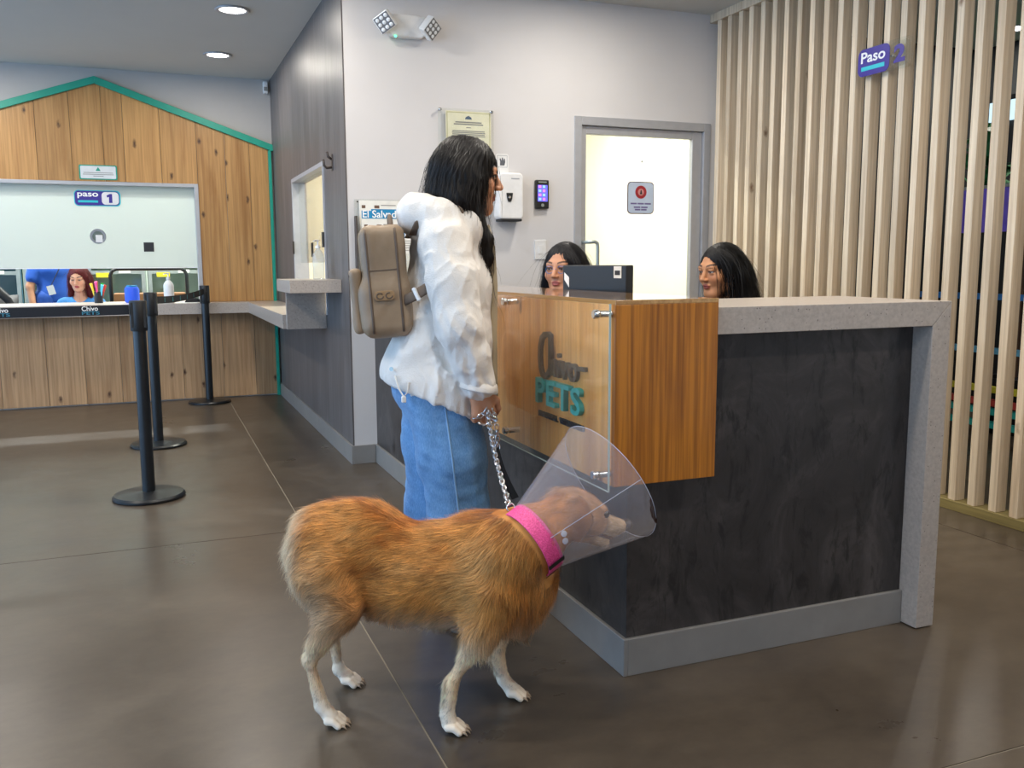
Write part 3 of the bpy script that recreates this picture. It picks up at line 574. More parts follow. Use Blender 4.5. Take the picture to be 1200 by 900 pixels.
# hand symbol sticker
hs = thing('hand_wash_sticker', 'small white hand symbol sticker above the soap dispenser', 'sticker', tuple(wall(590, 190)))
c = wall(588.5, 192); plate('sticker_sheet', 0.085, 0.125, 0.014, 0.001, 'white', hs, c, (1, 0, 0), (0, 0, 1))
pl = plain('sticker_line', '#a9abb0', 0.6)
for w_, h_, z0 in ((0.068, 0.068, 0.015),):
    for x0_, x1_, za, zb in ((-w_/2, w_/2, h_/2, h_/2+0.003), (-w_/2, w_/2, -h_/2-0.003, -h_/2), (-w_/2, -w_/2+0.003, -h_/2, h_/2), (w_/2-0.003, w_/2, -h_/2, h_/2)):
        obj('symbol_border', MB().box((c[0]+x0_, YW-0.0016, c[2]+z0+za), (c[0]+x1_, YW-0.001, c[2]+z0+zb)), pl, hs)
obj('hand_symbol', MB().prism([(c[0]+x, YW-0.001, c[2]+0.012+z) for x, z in ((-0.016, -0.022), (0.014, -0.022), (0.02, 0.0), (0.018, 0.02), (0.012, 0.02), (0.010, 0.006), (0.004, 0.026), (-0.002, 0.026), (-0.004, 0.006), (-0.012, 0.022), (-0.018, 0.018), (-0.014, 0.0))], (0, -0.0008, 0)), plain('sticker_dark', '#5b5d63', 0.6), hs)
# soap dispenser
so = thing('soap_dispenser', 'white wall soap dispenser with a black push button behind the woman', 'dispenser', tuple(wall(592, 258)))
cx, z0, z1 = 2.118, 1.49, 1.775
obj('dispenser_body', MB().prism([(cx+x, YW, (z0+z1)/2+z) for x, z in rrect(0.165, z1-z0, 0.028)], (0, -0.10, 0)), 'white', so, bevel=0.01)
obj('drip_tray', MB().box((cx-0.07, YW-0.105, z0-0.012), (cx+0.07, YW-0.005, z0+0.004)), 'rubber', so, bevel=0.004)
bx = wall(595, 231, 0.1); obj('push_button', MB().prism([(bx[0]+0.012+x, YW-0.10, bx[2]+z) for x, z in ((-0.022, 0.026), (0.022, 0.026), (0.016, -0.012), (0.009, -0.028), (-0.009, -0.028), (-0.016, -0.012))], (0, -0.006, 0)), 'black', so, bevel=0.002)
obj('button_glint', MB().lathe([(0.009, 0), (0.007, 0.003)], (bx[0]+0.012, YW-0.106, bx[2]+0.0), 16, (0, -1, 0)), 'chrome', so)
obj('nameplate', MB().box((cx+0.0, YW-0.1012, 1.735), (cx+0.055, YW-0.1, 1.743)), pl, so)
# access terminal
ac = thing('access_terminal', 'black access terminal with a lit violet screen between the dispenser and the door', 'access terminal', tuple(wall(633, 245)))
a0, a1 = wall(626, 211), wall(641.3, 245)
obj('casing', MB().box((a0[0], YW-0.03, a1[2]), (a1[0], YW, a0[2])), 'black', ac, bevel=0.006)
obj('screen', MB().box((a0[0]+0.012, YW-0.031, a1[2]+0.045), (a1[0]-0.012, YW-0.030, a0[2]-0.032)), 'screen', ac)
for i in range(2):
    for j in range(4): obj('screen_icon', MB().box((a0[0]+0.018+0.028*i, YW-0.0317, a1[2]+0.052+0.026*j), (a0[0]+0.036+0.028*i, YW-0.031, a1[2]+0.068+0.026*j)), 'screen_pink' if (i+j) % 2 else 'screen_cyan', ac)
obj('camera_strip', MB().box((a0[0]+0.018, YW-0.031, a0[2]-0.018), (a1[0]-0.018, YW-0.03, a0[2]-0.010)), 'steel', ac)
obj('fingerprint_pad', MB().lathe([(0.011, 0), (0.010, 0.002)], ((a0[0]+a1[0])/2, YW-0.03, a1[2]+0.022), 18, (0, -1, 0)), 'steel', ac)
# light switch
sw = thing('light_switch', 'white wall switch plate under the access terminal', 'light switch', tuple(wall(632.5, 293)))
s0, s1 = wall(626, 281.5), wall(639.5, 304)
obj('switch_plate', MB().box((s0[0], YW-0.009, s1[2]), (s1[0], YW, s0[2])), 'white', sw, bevel=0.003)
obj('rocker', MB().box(((s0[0]+s1[0])/2-0.015, YW-0.013, (s0[2]+s1[2])/2-0.027), ((s0[0]+s1[0])/2+0.015, YW-0.009, (s0[2]+s1[2])/2+0.027)), 'white', sw, bevel=0.002)
# newspapers in a wall rack
nr = thing('newspaper_rack', 'clear wall rack holding newspapers behind the backpack', 'rack', (1.33, YW, 1.0))
n0, n1 = wall(421, 236, 0.06)[0], wall(477, 236, 0.06)[0]
obj('back_plate', MB().box((n0-0.02, YW-0.008, 1.098), (n1+0.04, YW-0.002, 1.60)), 'acrylic', nr)
obj('pocket', MB().box((n0-0.02, YW-0.07, 1.098), (n1+0.04, YW-0.066, 1.28)).box((n0-0.02, YW-0.066, 1.098), (n1+0.04, YW-0.008, 1.104)), 'acrylic', nr)
obj('side_rod', MB().box((n0-0.022, YW-0.06, 1.098), (n0-0.014, YW-0.008, 1.50)), 'logo_grey', nr)
for x in (n0, n1): obj('screw', MB().lathe([(0.005, 0), (0.005, 0.003)], (x, YW-0.008, 1.585), 10, (0, -1, 0)), 'black', nr)
def paper(y, top, label, dx):
    t = thing('newspaper', label, 'newspaper', (n0, y, 1.106), 'newspapers in the wall rack')
    x0, x1 = n0+0.006+dx, n1+0.03+dx
    obj('sheet', MB().box((x0, y, 1.106), (x1, y+0.008, top)), 'paper', t)
    obj('masthead', MB().box((x0+0.012, y-0.0006, top-0.106), (x1-0.01, y, top-0.06)).box((x0+0.07, y-0.0006, top-0.06), (x1-0.01, y, top-0.05)), 'print_blue', t)
    text('masthead_text', 'El Salvador', 0.05, 'print_white', t, (x0+0.018, y-0.0008, top-0.101), (1, 0, 0), (0, 0, 1), 0.0002, 0.0006, width=x1-x0-0.05, height=0.044)
    for xa, wa, ha in ((0.014, 0.022, 0.018), (0.09, 0.03, 0.018)): obj('photo', MB().box((x0+xa, y-0.0006, top-0.046), (x0+xa+wa, y, top-0.046+ha)), 'print_brown', t)
    obj('print_line', MB().box((x0+0.13, y-0.0006, top-0.03), (x0+0.22, y, top-0.025)), 'print_grey', t)
    for k_ in range(5): obj('print_line', MB().box((x0+0.015, y-0.0006, top-0.125-0.014*k_), (x1-0.015, y, top-0.121-0.014*k_)), 'print_grey', t)
paper(YW-0.032, 1.592, 'upper newspaper in the wall rack, its blue masthead fully visible', 0.0)
paper(YW-0.056, 1.478, 'lower newspaper in the wall rack, in front of the other one', 0.006)
# hook and window notice on the grey wall, sensor in the far corner
hk = thing('wall_hook', 'small dark double hook on the grey wall next to the service window', 'hook', (XG-0.008, 5.784, 1.84))
obj('hook_plate', MB().box((XG-0.014, 5.76, 1.80), (XG-0.008, 5.80, 1.90)), 'logo_grey', hk, bevel=0.002)
obj('hook_arm', MB().tube([(XG-0.014, 5.78, 1.82), (XG-0.045, 5.78, 1.815), (XG-0.062, 5.78, 1.83), (XG-0.066, 5.78, 1.868)], 0.008, 10).tube([(XG-0.014, 5.78, 1.87), (XG-0.035, 5.78, 1.885), (XG-0.042, 5.78, 1.915)], 0.008, 10), 'logo_grey', hk, smooth=True)
se = thing('wall_sensor', 'small white sensor in the corner beside the top of the gable', 'sensor', (1.06, YF-0.03, 2.72))
obj('sensor_body', MB().box((1.045, YF-0.05, 2.745), (1.085, YF, 2.85)), 'white', se, bevel=0.008)
obj('sensor_lens', MB().box((1.050, YF-0.053, 2.765), (1.080, YF-0.05, 2.80)), 'print_grey', se)
# step signs
def step_sign(name, label, c, right, w, h, num, word, clear=False):
    t = thing(name, label, 'sign', tuple(c)); R = np.array(right, float); U = np.array((0, 0, 1.0)); N = np.cross(R, U); c = np.array(c, float)
    plate('edge', w+0.012, h+0.012, h*0.28, 0.004, 'acrylic' if clear else 'cyan', t, c-N*0.001, R, U)
    plate('purple_panel', w*0.60, h, h*0.25, 0.002, 'purple', t, c-R*w*0.20+N*0.003, R, U)
    plate('purple_back', w*0.98, h*0.98, h*0.25, 0.0015, 'purple', t, c+N*0.003, R, U) if not clear else None
    plate('number_field', w*0.38, h*0.88, h*0.24, 0.002, 'white' if not clear else 'acrylic', t, c+R*w*0.285+N*0.0046, R, U)
    nc_ = c+R*w*0.285+N*0.0068
    if num == '1': obj('number', MB().prism([nc_+R*x*h+U*z*h for x, z in ((-0.10, -0.31), (0.13, -0.31), (0.13, 0.31), (-0.02, 0.31), (-0.24, 0.20), (-0.20, 0.06), (-0.08, 0.10))], N*0.0008), 'purple', t)
    else: text('number', num, h, 'purple', t, nc_-U*h*0.31, R, U, 0.0005, 0.006*h/0.12, 'CENTER', height=h*0.64)
    text('word', word, h*0.5, 'print_white', t, c-R*w*0.44+N*0.0052-U*h*0.02, R, U, 0.0005, 0.0012, width=w*0.46, height=h*0.40)
    obj('underline', MB().obox(c-R*w*0.21-U*h*0.23+N*0.0055, R, U, N, (w*0.22, h*0.075, 0.0006)), 'cyan', t)
    return t
p0, p1 = at(87, 223, YF+0.022), at(141, 241.5, YF+0.022)
step_sign('step_sign', 'purple and white step sign reading paso 1 on the frosted window', ((p0[0]+p1[0])/2, YF+0.024, (p0[2]+p1[2])/2), (1, 0, 0), abs(p1[0]-p0[0]), 0.122, '1', 'paso')
step2 = step_sign('step_sign', 'purple step sign reading Paso 2 mounted on the timber slats', (XS-0.03, 3.765, 2.262), (0, -1, 0), 0.37, 0.14, '2', 'Paso', True)
for yy in (3.72, 3.84): obj('spacer', MB().cyl((XS-0.029, yy, 2.262), (XS+0.004, yy, 2.262), 0.008), 'chrome', step2)
ns = thing('window_notice', 'small white notice with a green triangle above the frosted window', 'sign', (-0.35, YF-0.02, 1.94))
q0, q1 = at(92, 193, YF-0.022), at(138, 211.5, YF-0.022); nc = np.array([(q0[0]+q1[0])/2, YF-0.022, (q0[2]+q1[2])/2+0.002]); nw, nh = q1[0]-q0[0], q0[2]-q1[2]
plate('notice_edge', nw, nh, 0.012, 0.003, 'teal', ns, nc, (1, 0, 0), (0, 0, 1)); plate('notice_face', nw-0.022, nh-0.018, 0.01, 0.001, plain('notice_white', '#d8dbdc', 0.5), ns, nc+np.array([0, -0.003, 0]), (1, 0, 0), (0, 0, 1))
obj('triangle', MB().prism([(nc[0]-0.02, nc[1]-0.004, nc[2]+0.012), (nc[0]+0.02, nc[1]-0.004, nc[2]+0.012), (nc[0], nc[1]-0.004, nc[2]+0.045)], (0, -0.0006, 0)), 'teal', ns)
for k_, w_ in ((0, 0.23), (1, 0.24), (2, 0.08)): obj('print_line', MB().box((nc[0]-w_/2, nc[1]-0.0046, nc[2]-0.006-0.014*k_), (nc[0]+w_/2, nc[1]-0.004, nc[2]-0.001-0.014*k_)), 'print_grey', ns)

# ---------------------------------------------------------------- kennel room behind the far window
kn = plain('cage_interior', '#a9bdae', 0.7); kb = plain('cage_blue_interior', '#5f93a3', 0.7)
for i in range(6):
    x0 = -2.5+0.62*i; t = thing('kennel_cage', ['steel kennel cage at the left end of the row', 'steel kennel cage behind the standing staff member', 'steel kennel cage just right of the standing staff member', 'steel kennel cage behind the red-haired woman', 'steel kennel cage with yellow tag behind the pens', 'steel kennel cage behind the white pump bottle'][i], 'cage', (x0+0.31, 11.3, 0), 'kennel cages along the back wall')
    obj('cage_shell', MB().box((x0, 11.0, 0.70), (x0+0.61, 11.65, 0.74)).box((x0, 11.0, 1.33), (x0+0.61, 11.65, 1.37)).box((x0, 11.62, 0.74), (x0+0.61, 11.65, 1.33)).box((x0, 11.0, 0.74), (x0+0.02, 11.62, 1.33)).box((x0+0.59, 11.0, 0.74), (x0+0.61, 11.62, 1.33)), kb if i < 2 else kn, t)
    dr = obj('cage_door', MB().box((x0+0.01, 10.97, 0.72), (x0+0.05, 10.995, 1.35)).box((x0+0.56, 10.97, 0.72), (x0+0.60, 10.995, 1.35)).box((x0+0.05, 10.97, 0.72), (x0+0.56, 10.995, 0.76)).box((x0+0.05, 10.97, 1.12), (x0+0.56, 10.995, 1.16)).box((x0+0.05, 10.97, 1.31), (x0+0.56, 10.995, 1.35)), 'steel', t)
    obj('door_glass', MB().box((x0+0.05, 10.98, 0.76), (x0+0.56, 10.984, 1.12)), 'glass', dr)
    obj('name_tag', MB().box((x0+0.10, 10.962, 1.085), (x0+0.24, 10.968, 1.135)), plain('yellow_tag', '#e6cf2c', 0.6), dr)
    obj('name_card', MB().box((x0+0.33, 10.962, 1.13), (x0+0.45, 10.968, 1.165)), 'paper', dr)
    obj('plinth', MB().box((x0, 11.0, 0), (x0+0.61, 11.6, 0.70)), plain('plinth_brown', '#8a6a4c', 0.6), t)
tb = thing('steel_trolley', 'grey steel treatment trolley with a rounded frame behind the desk', 'trolley', (0.0, 9.9, 0))
obj('trolley_frame', MB().tube([(-0.36, 9.9, 0.05), (-0.36, 9.9, 1.12), (-0.34, 9.9, 1.16), (-0.30, 9.9, 1.18), (0.30, 9.9, 1.18), (0.34, 9.9, 1.16), (0.36, 9.9, 1.12), (0.36, 9.9, 0.05)], 0.018, 10), 'black', tb, smooth=True)
obj('tray', MB().box((-0.34, 9.88, 0.82), (0.34, 10.3, 0.93)), plain('tray_brown', '#8b5f38', 0.6), tb); obj('caster', MB().cyl((-0.36, 9.86, 0.03), (-0.36, 9.94, 0.03), 0.03), 'rubber', tb); obj('caster', MB().cyl((0.36, 9.86, 0.03), (0.36, 9.94, 0.03), 0.03), 'rubber', tb)
DT = DZ1+0.001
bl = thing('blue_container', 'bright blue plastic container on the desk behind the window slot', 'container', (-0.15, 8.8, DT))
obj('container_body', MB().lathe([(0.055, 0), (0.062, 0.01), (0.062, 0.12), (0.05, 0.14), (0.02, 0.145)], (-0.15, 8.8, DT), 20), plain('blue_plastic', '#1a50d8', 0.4), bl, smooth='auto'); obj('container_lid', MB().lathe([(0.045, 0), (0.045, 0.02)], (-0.15, 8.8, DT+0.135), 20), 'print_blue', bl)
cu = thing('pen_cup', 'black cup full of colourful pens beside the red-haired woman', 'cup', (-0.43, 8.88, DT))
obj('cup', MB().lathe([(0.035, 0), (0.042, 0.10), (0.038, 0.10), (0.032, 0.004)], (-0.43, 8.88, DT), 20, cap=False), 'black', cu, smooth='auto')
for i, c_ in enumerate(('#e23a2a', '#2fbf3a', '#f07a1c', '#a64fd0', '#f2e23a', '#e94f9a', '#5bd0e8')):
    a_ = i*0.9; p = np.array([-0.43+0.02*math.cos(a_), 8.88+0.02*math.sin(a_), DT+0.01]); q = p+np.array([0.04*math.cos(a_), 0.03*math.sin(a_), 0.15+0.015*(i % 3)])
    obj('pen', MB().tube([p, q-(q-p)*0.25, q], [0.006, 0.009, 0.014], 8), plain('pen_%d' % i, c_, 0.5), cu)
st = thing('stapler', 'small black stapler on a sheet of paper beside the pump bottle', 'stapler', (0.34, 8.52, DT))
obj('sheet', MB().box((0.27, 8.47, DT), (0.43, 8.6, DT+0.004)), 'paper', st); obj('stapler_body', MB().prism([(0.28, 8.52, DT+0.004), (0.41, 8.52, DT+0.004), (0.41, 8.52, DT+0.028), (0.38, 8.52, DT+0.042), (0.30, 8.52, DT+0.030)], (0, 0.03, 0)), 'black', st)
ch = thing('office_chair', 'black curved office chair back at the left edge behind the window slot', 'chair', (-1.38, 9.5, 0))
cp_ = at(6, 343, 9.5)
obj('backrest', MB().tube([(-1.60, 9.5, 0.55), (-1.56, 9.5, 0.95), (-1.46, 9.5, 1.06), (-1.34, 9.5, 1.03), (-1.22, 9.5, 0.90), (-1.14, 9.5, 0.72), (-1.12, 9.5, 0.55)], 0.045, 12, flat=(1.0, 0.7)).box((-1.56, 9.48, 0.52), (-1.14, 9.52, 0.95)), 'black', ch, smooth=True)
obj('seat', MB().box((-1.62, 9.5, 0.44), (-1.10, 9.98, 0.52)), 'black', ch, bevel=0.03); obj('pedestal', MB().cyl((-1.36, 9.74, 0.06), (-1.36, 9.74, 0.44), 0.03), 'steel', ch)
fb = MB()
for i in range(5): a_ = i*1.2566; fb.tube([(-1.36, 9.74, 0.08), (-1.36+0.28*math.cos(a_), 9.74+0.28*math.sin(a_), 0.03)], [0.03, 0.02], 8)
obj('star_base', fb, 'black', ch)
# back room seen through the grey-wall window and the door
tw = thing('wall_towel', 'white cloth hanging on the cream wall seen through the grey-wall window', 'cloth', (3.93, 0, 0)); tw.location = (1.95, 8.54, 1.75)
obj('cloth', MB().prism([(1.87, 8.545, 1.66), (2.05, 8.545, 1.66), (2.03, 8.545, 1.98), (1.98, 8.545, 2.06), (1.93, 8.545, 2.06), (1.89, 8.545, 1.98)], (0, -0.03, 0)), 'white', tw, bevel=0.008)
obj('hook', MB().lathe([(0.01, 0), (0.01, 0.03)], (1.955, 8.56, 2.05), 10, (0, -1, 0)), 'chrome', tw)
ws = thing('wall_socket', 'small brown switch plate on the cream wall seen through the grey-wall window', 'switch', (2.12, 8.55, 1.4)); ws.location = (2.16, 8.555, 1.62)
obj('plate', MB().box((2.12, 8.548, 1.56), (2.19, 8.56, 1.70)), 'print_brown', ws); obj('toggle', MB().box((2.145, 8.54, 1.61), (2.165, 8.548, 1.65)), 'cream_paper', ws)
dc = thing('wooden_chair', 'light wooden chair back seen low in the grey-wall window', 'chair', (1.55, 7.9, 0))
wl = wood('chair_wood', '#c9975c', '#a87640', tint=0.0, knots=False)
obj('chair_back', MB().prism([(1.50, 7.9, 0.46), (1.92, 7.9, 0.46), (1.92, 7.9, 1.10), (1.84, 7.9, 1.16), (1.74, 7.9, 1.26), (1.66, 7.9, 1.30), (1.58, 7.9, 1.26), (1.52, 7.9, 1.14)], (0, 0.03, 0)), wl, dc, bevel=0.006)
obj('seat', MB().box((1.50, 7.5, 0.42), (1.92, 7.93, 0.46)), wl, dc, bevel=0.006)
for x in (1.53, 1.89):
    for y in (7.53, 7.9): obj('leg', MB().cyl((x, y, 0), (x, y, 0.42), 0.02), wl, dc)

# ---------------------------------------------------------------- beyond the slats
gr = plain('shrub_green', '#1f6b3a', 0.6, var=0.5, scale=6)
def shrub(c, r, n, label):
    t = thing('potted_shrub', label, 'plant', (c[0], c[1], 0), 'shrubs behind the slats'); b_ = MB()
    for i in range(n):
        d = RNG.normal(size=3); d /= np.linalg.norm(d); p = np.array(c)+d*np.array(r)*RNG.uniform(0.5, 1.0); u = RNG.normal(size=3); u /= np.linalg.norm(u); v = np.cross(u, d); v /= np.linalg.norm(v)+1e-9; L = RNG.uniform(0.05, 0.10)
        b_.add([p-u*L, p+v*L*0.35, p+u*L, p-v*L*0.35], [(0, 1, 2, 3)])
    obj('foliage', b_, gr, t); obj('trunk', MB().cyl((c[0], c[1], 0.4), (c[0], c[1], c[2]), 0.025), 'print_brown', t); obj('pot', MB().lathe([(0.15, 0), (0.2, 0.4), (0.17, 0.4), (0.15, 0.3)], (c[0], c[1], 0), 20), 'black', t)
shrub((5.65, 4.55, 1.95), (0.35, 0.5, 0.35), 500, 'green shrub glimpsed behind the slats above the purple banner')
shrub((5.7, 3.5, 1.95), (0.35, 0.4, 0.5), 500, 'green shrub glimpsed behind the slats at the right edge')
lp_ = thing('lit_shop_sign', 'pale blue lit panel glimpsed high between the right-hand slats', 'panel', (5.1, 3.6, 1.84))
obj('panel', MB().box((5.08, 2.9, 2.10), (5.12, 3.55, 2.22)).box((5.08, 3.85, 2.10), (5.12, 4.4, 2.22)).box((5.08, 2.9, 1.88), (5.12, 3.3, 1.98)).box((5.08, 3.7, 1.88), (5.12, 4.1, 1.98)), 'lit_panel', lp_); obj('panel_frame', MB().box((5.12, 2.9, 1.84), (5.15, 4.4, 2.26)), 'black', lp_)
bn = thing('purple_banner', 'purple banner glimpsed behind the slats left of the blue post', 'banner', (5.0, 4.3, 1.4))
obj('banner', MB().box((5.0, 4.05, 1.40), (5.015, 4.55, 1.68)), plain('banner_purple', '#6a55c8', 0.5), bn); obj('banner_rod', MB().cyl((5.007, 4.03, 1.685), (5.007, 4.57, 1.685), 0.012), 'steel', bn)
bp = thing('blue_door_panel', 'blue upright panel glimpsed behind the slats right of the counter', 'panel', (5.9, 4.0, 0))
obj('panel', MB().box((5.9, 3.78, 0.6), (5.94, 4.16, 1.62)), plain('panel_blue', '#2f7fa6', 0.5), bp); obj('foot', MB().box((5.85, 3.85, 0), (6.0, 4.1, 0.6)), 'black', bp)
sh = thing('shop_shelf', 'low rack of blue, yellow, red and teal rails glimpsed behind the slats', 'rack', (5.2, 3.4, 0))
for z, c_ in ((0.98, '#2a74b8'), (0.62, '#5fa6c9'), (0.36, '#c9c23a'), (0.27, '#b8453f'), (0.21, '#2bb0ac'), (0.12, '#2bb0ac')): obj('rail', MB().box((5.2, 2.4, z-0.02), (5.25, 5.0, z+0.02)), plain('rail_%d' % int(z*100), c_, 0.5), sh)
for y in (2.4, 3.7, 4.98): obj('post', MB().box((5.25, y, 0), (5.29, y+0.04, 1.1)), 'black', sh)
# ---------------------------------------------------------------- implicit-surface modelling: smooth unions meshed by surface nets
class SDF:
    def __init__(s): s.p = []
    def _add(s, fn, lo, hi, k, op): s.p.append((fn, np.array(lo, float), np.array(hi, float), k, op)); return s
    def cap(s, a, b, ra, rb=None, k=0.02, op='u', sq=None):         # tapered capsule; sq=(direction, factor) squashes its section
        a = np.array(a, float); b = np.array(b, float); rb = ra if rb is None else rb; m = max(ra, rb)
        if sq: qd = np.array(sq[0], float); qd /= np.linalg.norm(qd); qf = sq[1]; m *= max(1, qf)
        def fn(P):
            Q = P-a
            if sq: Q = Q+np.multiply.outer((Q@qd)*(1/qf-1), qd)
            ab = b-a
            if sq: ab = ab+(ab@qd)*(1/qf-1)*qd
            t = np.clip((Q@ab)/(ab@ab+1e-12), 0, 1); d = np.linalg.norm(Q-np.multiply.outer(t, ab), axis=-1)-(ra+(rb-ra)*t)
            return d*(min(1, qf) if sq else 1)
        return s._add(fn, np.minimum(a, b)-m, np.maximum(a, b)+m, k, op)
    def chain(s, pts, rs, k=0.02, sq=None, op='u'):
        for i in range(len(pts)-1): s.cap(pts[i], pts[i+1], rs[i], rs[i+1], k, op, sq)
        return s
    def ell(s, c, r, k=0.02, op='u', rot=None):
        c = np.array(c, float); r = np.array(r, float); R = np.eye(3) if rot is None else np.array(rot, float)     # columns: axes
        def fn(P):
            Q = (P-c)@R; k0 = np.linalg.norm(Q/r, axis=-1); k1 = np.linalg.norm(Q/r**2, axis=-1)+1e-9; return k0*(k0-1)/k1
        e = np.abs(R)@r; return s._add(fn, c-e, c+e, k, op)
    def box(s, c, h, rad=0.01, k=0.01, op='u', rot=None):
        c = np.array(c, float); h = np.array(h, float); R = np.eye(3) if rot is None else np.array(rot, float)
        def fn(P):
            q = np.abs((P-c)@R)-(h-rad); return np.linalg.norm(np.maximum(q, 0), axis=-1)+np.minimum(q.max(-1), 0)-rad
        e = np.abs(R)@h; return s._add(fn, c-e, c+e, k, op)
    def grid(s, h, disp=None):
        lo = np.min([p[1] for p in s.p if p[4] == 'u'], 0)-4*h-0.012; hi = np.max([p[2] for p in s.p if p[4] == 'u'], 0)+4*h+0.012
        n = np.ceil((hi-lo)/h).astype(int)+1; G = np.full(n, 0.25, np.float32); ax = [lo[i]+h*np.arange(n[i]) for i in range(3)]
        for fn, a, b, k, op in s.p:
            pad = max(k, 0)*1.5+3*h; i0 = np.maximum(np.floor((a-pad-lo)/h).astype(int), 0); i1 = np.minimum(np.ceil((b+pad-lo)/h).astype(int)+1, n)
            if np.any(i1 <= i0): continue
            sl = tuple(slice(i0[j], i1[j]) for j in range(3)); P = np.stack(np.meshgrid(*[ax[j][sl[j]] for j in range(3)], indexing='ij'), -1)
            d = fn(P); g = G[sl]
            if op == 'u':
                t = np.clip(0.5+0.5*(g-d)/k, 0, 1) if k > 0 else (d < g).astype(float); r = g*(1-t)+d*t-(k*t*(1-t) if k > 0 else 0)
            else:
                t = np.clip(0.5-0.5*(g+d)/k, 0, 1); r = g*(1-t)-d*t+k*t*(1-t)
            G[sl] = r
        if disp is not None:
            m = np.abs(G) < 0.05; I = np.argwhere(m); G[m] += disp(lo+I*h)
        s.G, s.lo, s.h = G, lo, h; return s
    def sample(s, P):                      # distance and normal at points
        def tri(Q):
            q = np.clip((Q-s.lo)/s.h, 0, np.array(s.G.shape)-1.001); i = q.astype(int); f = q-i; r = 0
            for dx in (0, 1):
                for dy in (0, 1):
                    for dz in (0, 1):
                        w = (f[:, 0] if dx else 1-f[:, 0])*(f[:, 1] if dy else 1-f[:, 1])*(f[:, 2] if dz else 1-f[:, 2]); r = r+w*s.G[i[:, 0]+dx, i[:, 1]+dy, i[:, 2]+dz]
            return r
        e = s.h; d = tri(P); n = np.stack([tri(P+np.eye(3)[j]*e)-tri(P-np.eye(3)[j]*e) for j in range(3)], -1); n /= np.linalg.norm(n, axis=1, keepdims=True)+1e-9
        return d, n
    def mesh(s):
        G = s.G; S = G < 0; nx, ny, nz = G.shape; C = [(i, j, k) for i in (0, 1) for j in (0, 1) for k in (0, 1)]
        cnt = sum(S[i:nx-1+i, j:ny-1+j, k:nz-1+k].astype(np.int8) for i, j, k in C); act = (cnt > 0) & (cnt < 8); I = np.argwhere(act); N = len(I)
        vals = np.stack([G[I[:, 0]+i, I[:, 1]+j, I[:, 2]+k] for i, j, k in C], 1); off = np.array(C, float); acc = np.zeros((N, 3)); num = np.zeros(N)
        for a in range(8):
            for b in range(a+1, 8):
                if np.abs(off[a]-off[b]).sum() == 1:
                    va, vb = vals[:, a], vals[:, b]; cr = (va < 0) != (vb < 0); t = np.where(cr, va/np.where(cr, va-vb, 1), 0)
                    acc += np.where(cr[:, None], off[a]+t[:, None]*(off[b]-off[a]), 0); num += cr
        V = s.lo+s.h*(I+acc/num[:, None]); idx = np.full(act.shape, -1, np.int64); idx[act] = np.arange(N); F = []
        for ax_ in range(3):
            u, w = [(1, 2), (2, 0), (0, 1)][ax_]; sl0 = [slice(None)]*3; sl1 = [slice(None)]*3; sl0[ax_] = slice(0, -1); sl1[ax_] = slice(1, None)
            ch = S[tuple(sl0)] != S[tuple(sl1)]; E = np.argwhere(ch); E = E[(E[:, u] > 0) & (E[:, w] > 0)]
            def cell(du, dw):
                q = E.copy(); q[:, u] -= du; q[:, w] -= dw; ok = np.all(q < np.array(act.shape), 1); q = np.minimum(q, np.array(act.shape)-1); r = idx[q[:, 0], q[:, 1], q[:, 2]]; return np.where(ok, r, -1)
            Q = np.stack([cell(1, 1), cell(0, 1), cell(0, 0), cell(1, 0)], 1); fl = ~S[E[:, 0], E[:, 1], E[:, 2]]; Q[fl] = Q[fl][:, ::-1]; F.append(Q[(Q >= 0).all(1)])
        return V, np.concatenate(F)
def np_mesh(name, V, F, mat, parent=None, colors=None, normals=None, smooth=True):
    me = bpy.data.meshes.new(name); V = np.asarray(V, np.float64); c = (V.min(0)+V.max(0))/2; c[2] = V[:, 2].min()
    me.vertices.add(len(V)); me.vertices.foreach_set('co', (V-c).astype(np.float32).ravel()); F = np.asarray(F); k = F.shape[1]
    me.loops.add(F.size); me.loops.foreach_set('vertex_index', F.ravel().astype(np.int32)); me.polygons.add(len(F)); me.polygons.foreach_set('loop_start', np.arange(0, F.size, k).astype(np.int32))
    me.update(calc_edges=True)
    if colors is not None:
        ca = me.color_attributes.new('Col', 'FLOAT_COLOR', 'POINT'); ca.data.foreach_set('color', np.concatenate([colors, np.ones((len(V), 1))], 1).astype(np.float32).ravel())
    if smooth: me.polygons.foreach_set('use_smooth', np.ones(len(F), bool))
    if normals is not None: me.normals_split_custom_set_from_vertices([tuple(n) for n in normals])
    return link(name, me, mat, parent, loc=tuple(c))
def relax(V, F, it=2, w=0.5):
    for _ in range(it):
        acc = np.zeros_like(V); n = np.zeros(len(V))
        for a in range(F.shape[1]):
            b = (a+1) % F.shape[1]; np.add.at(acc, F[:, a], V[F[:, b]]); np.add.at(n, F[:, a], 1); np.add.at(acc, F[:, b], V[F[:, a]]); np.add.at(n, F[:, b], 1)
        V = V*(1-w)+w*acc/np.maximum(n, 1)[:, None]
    return V
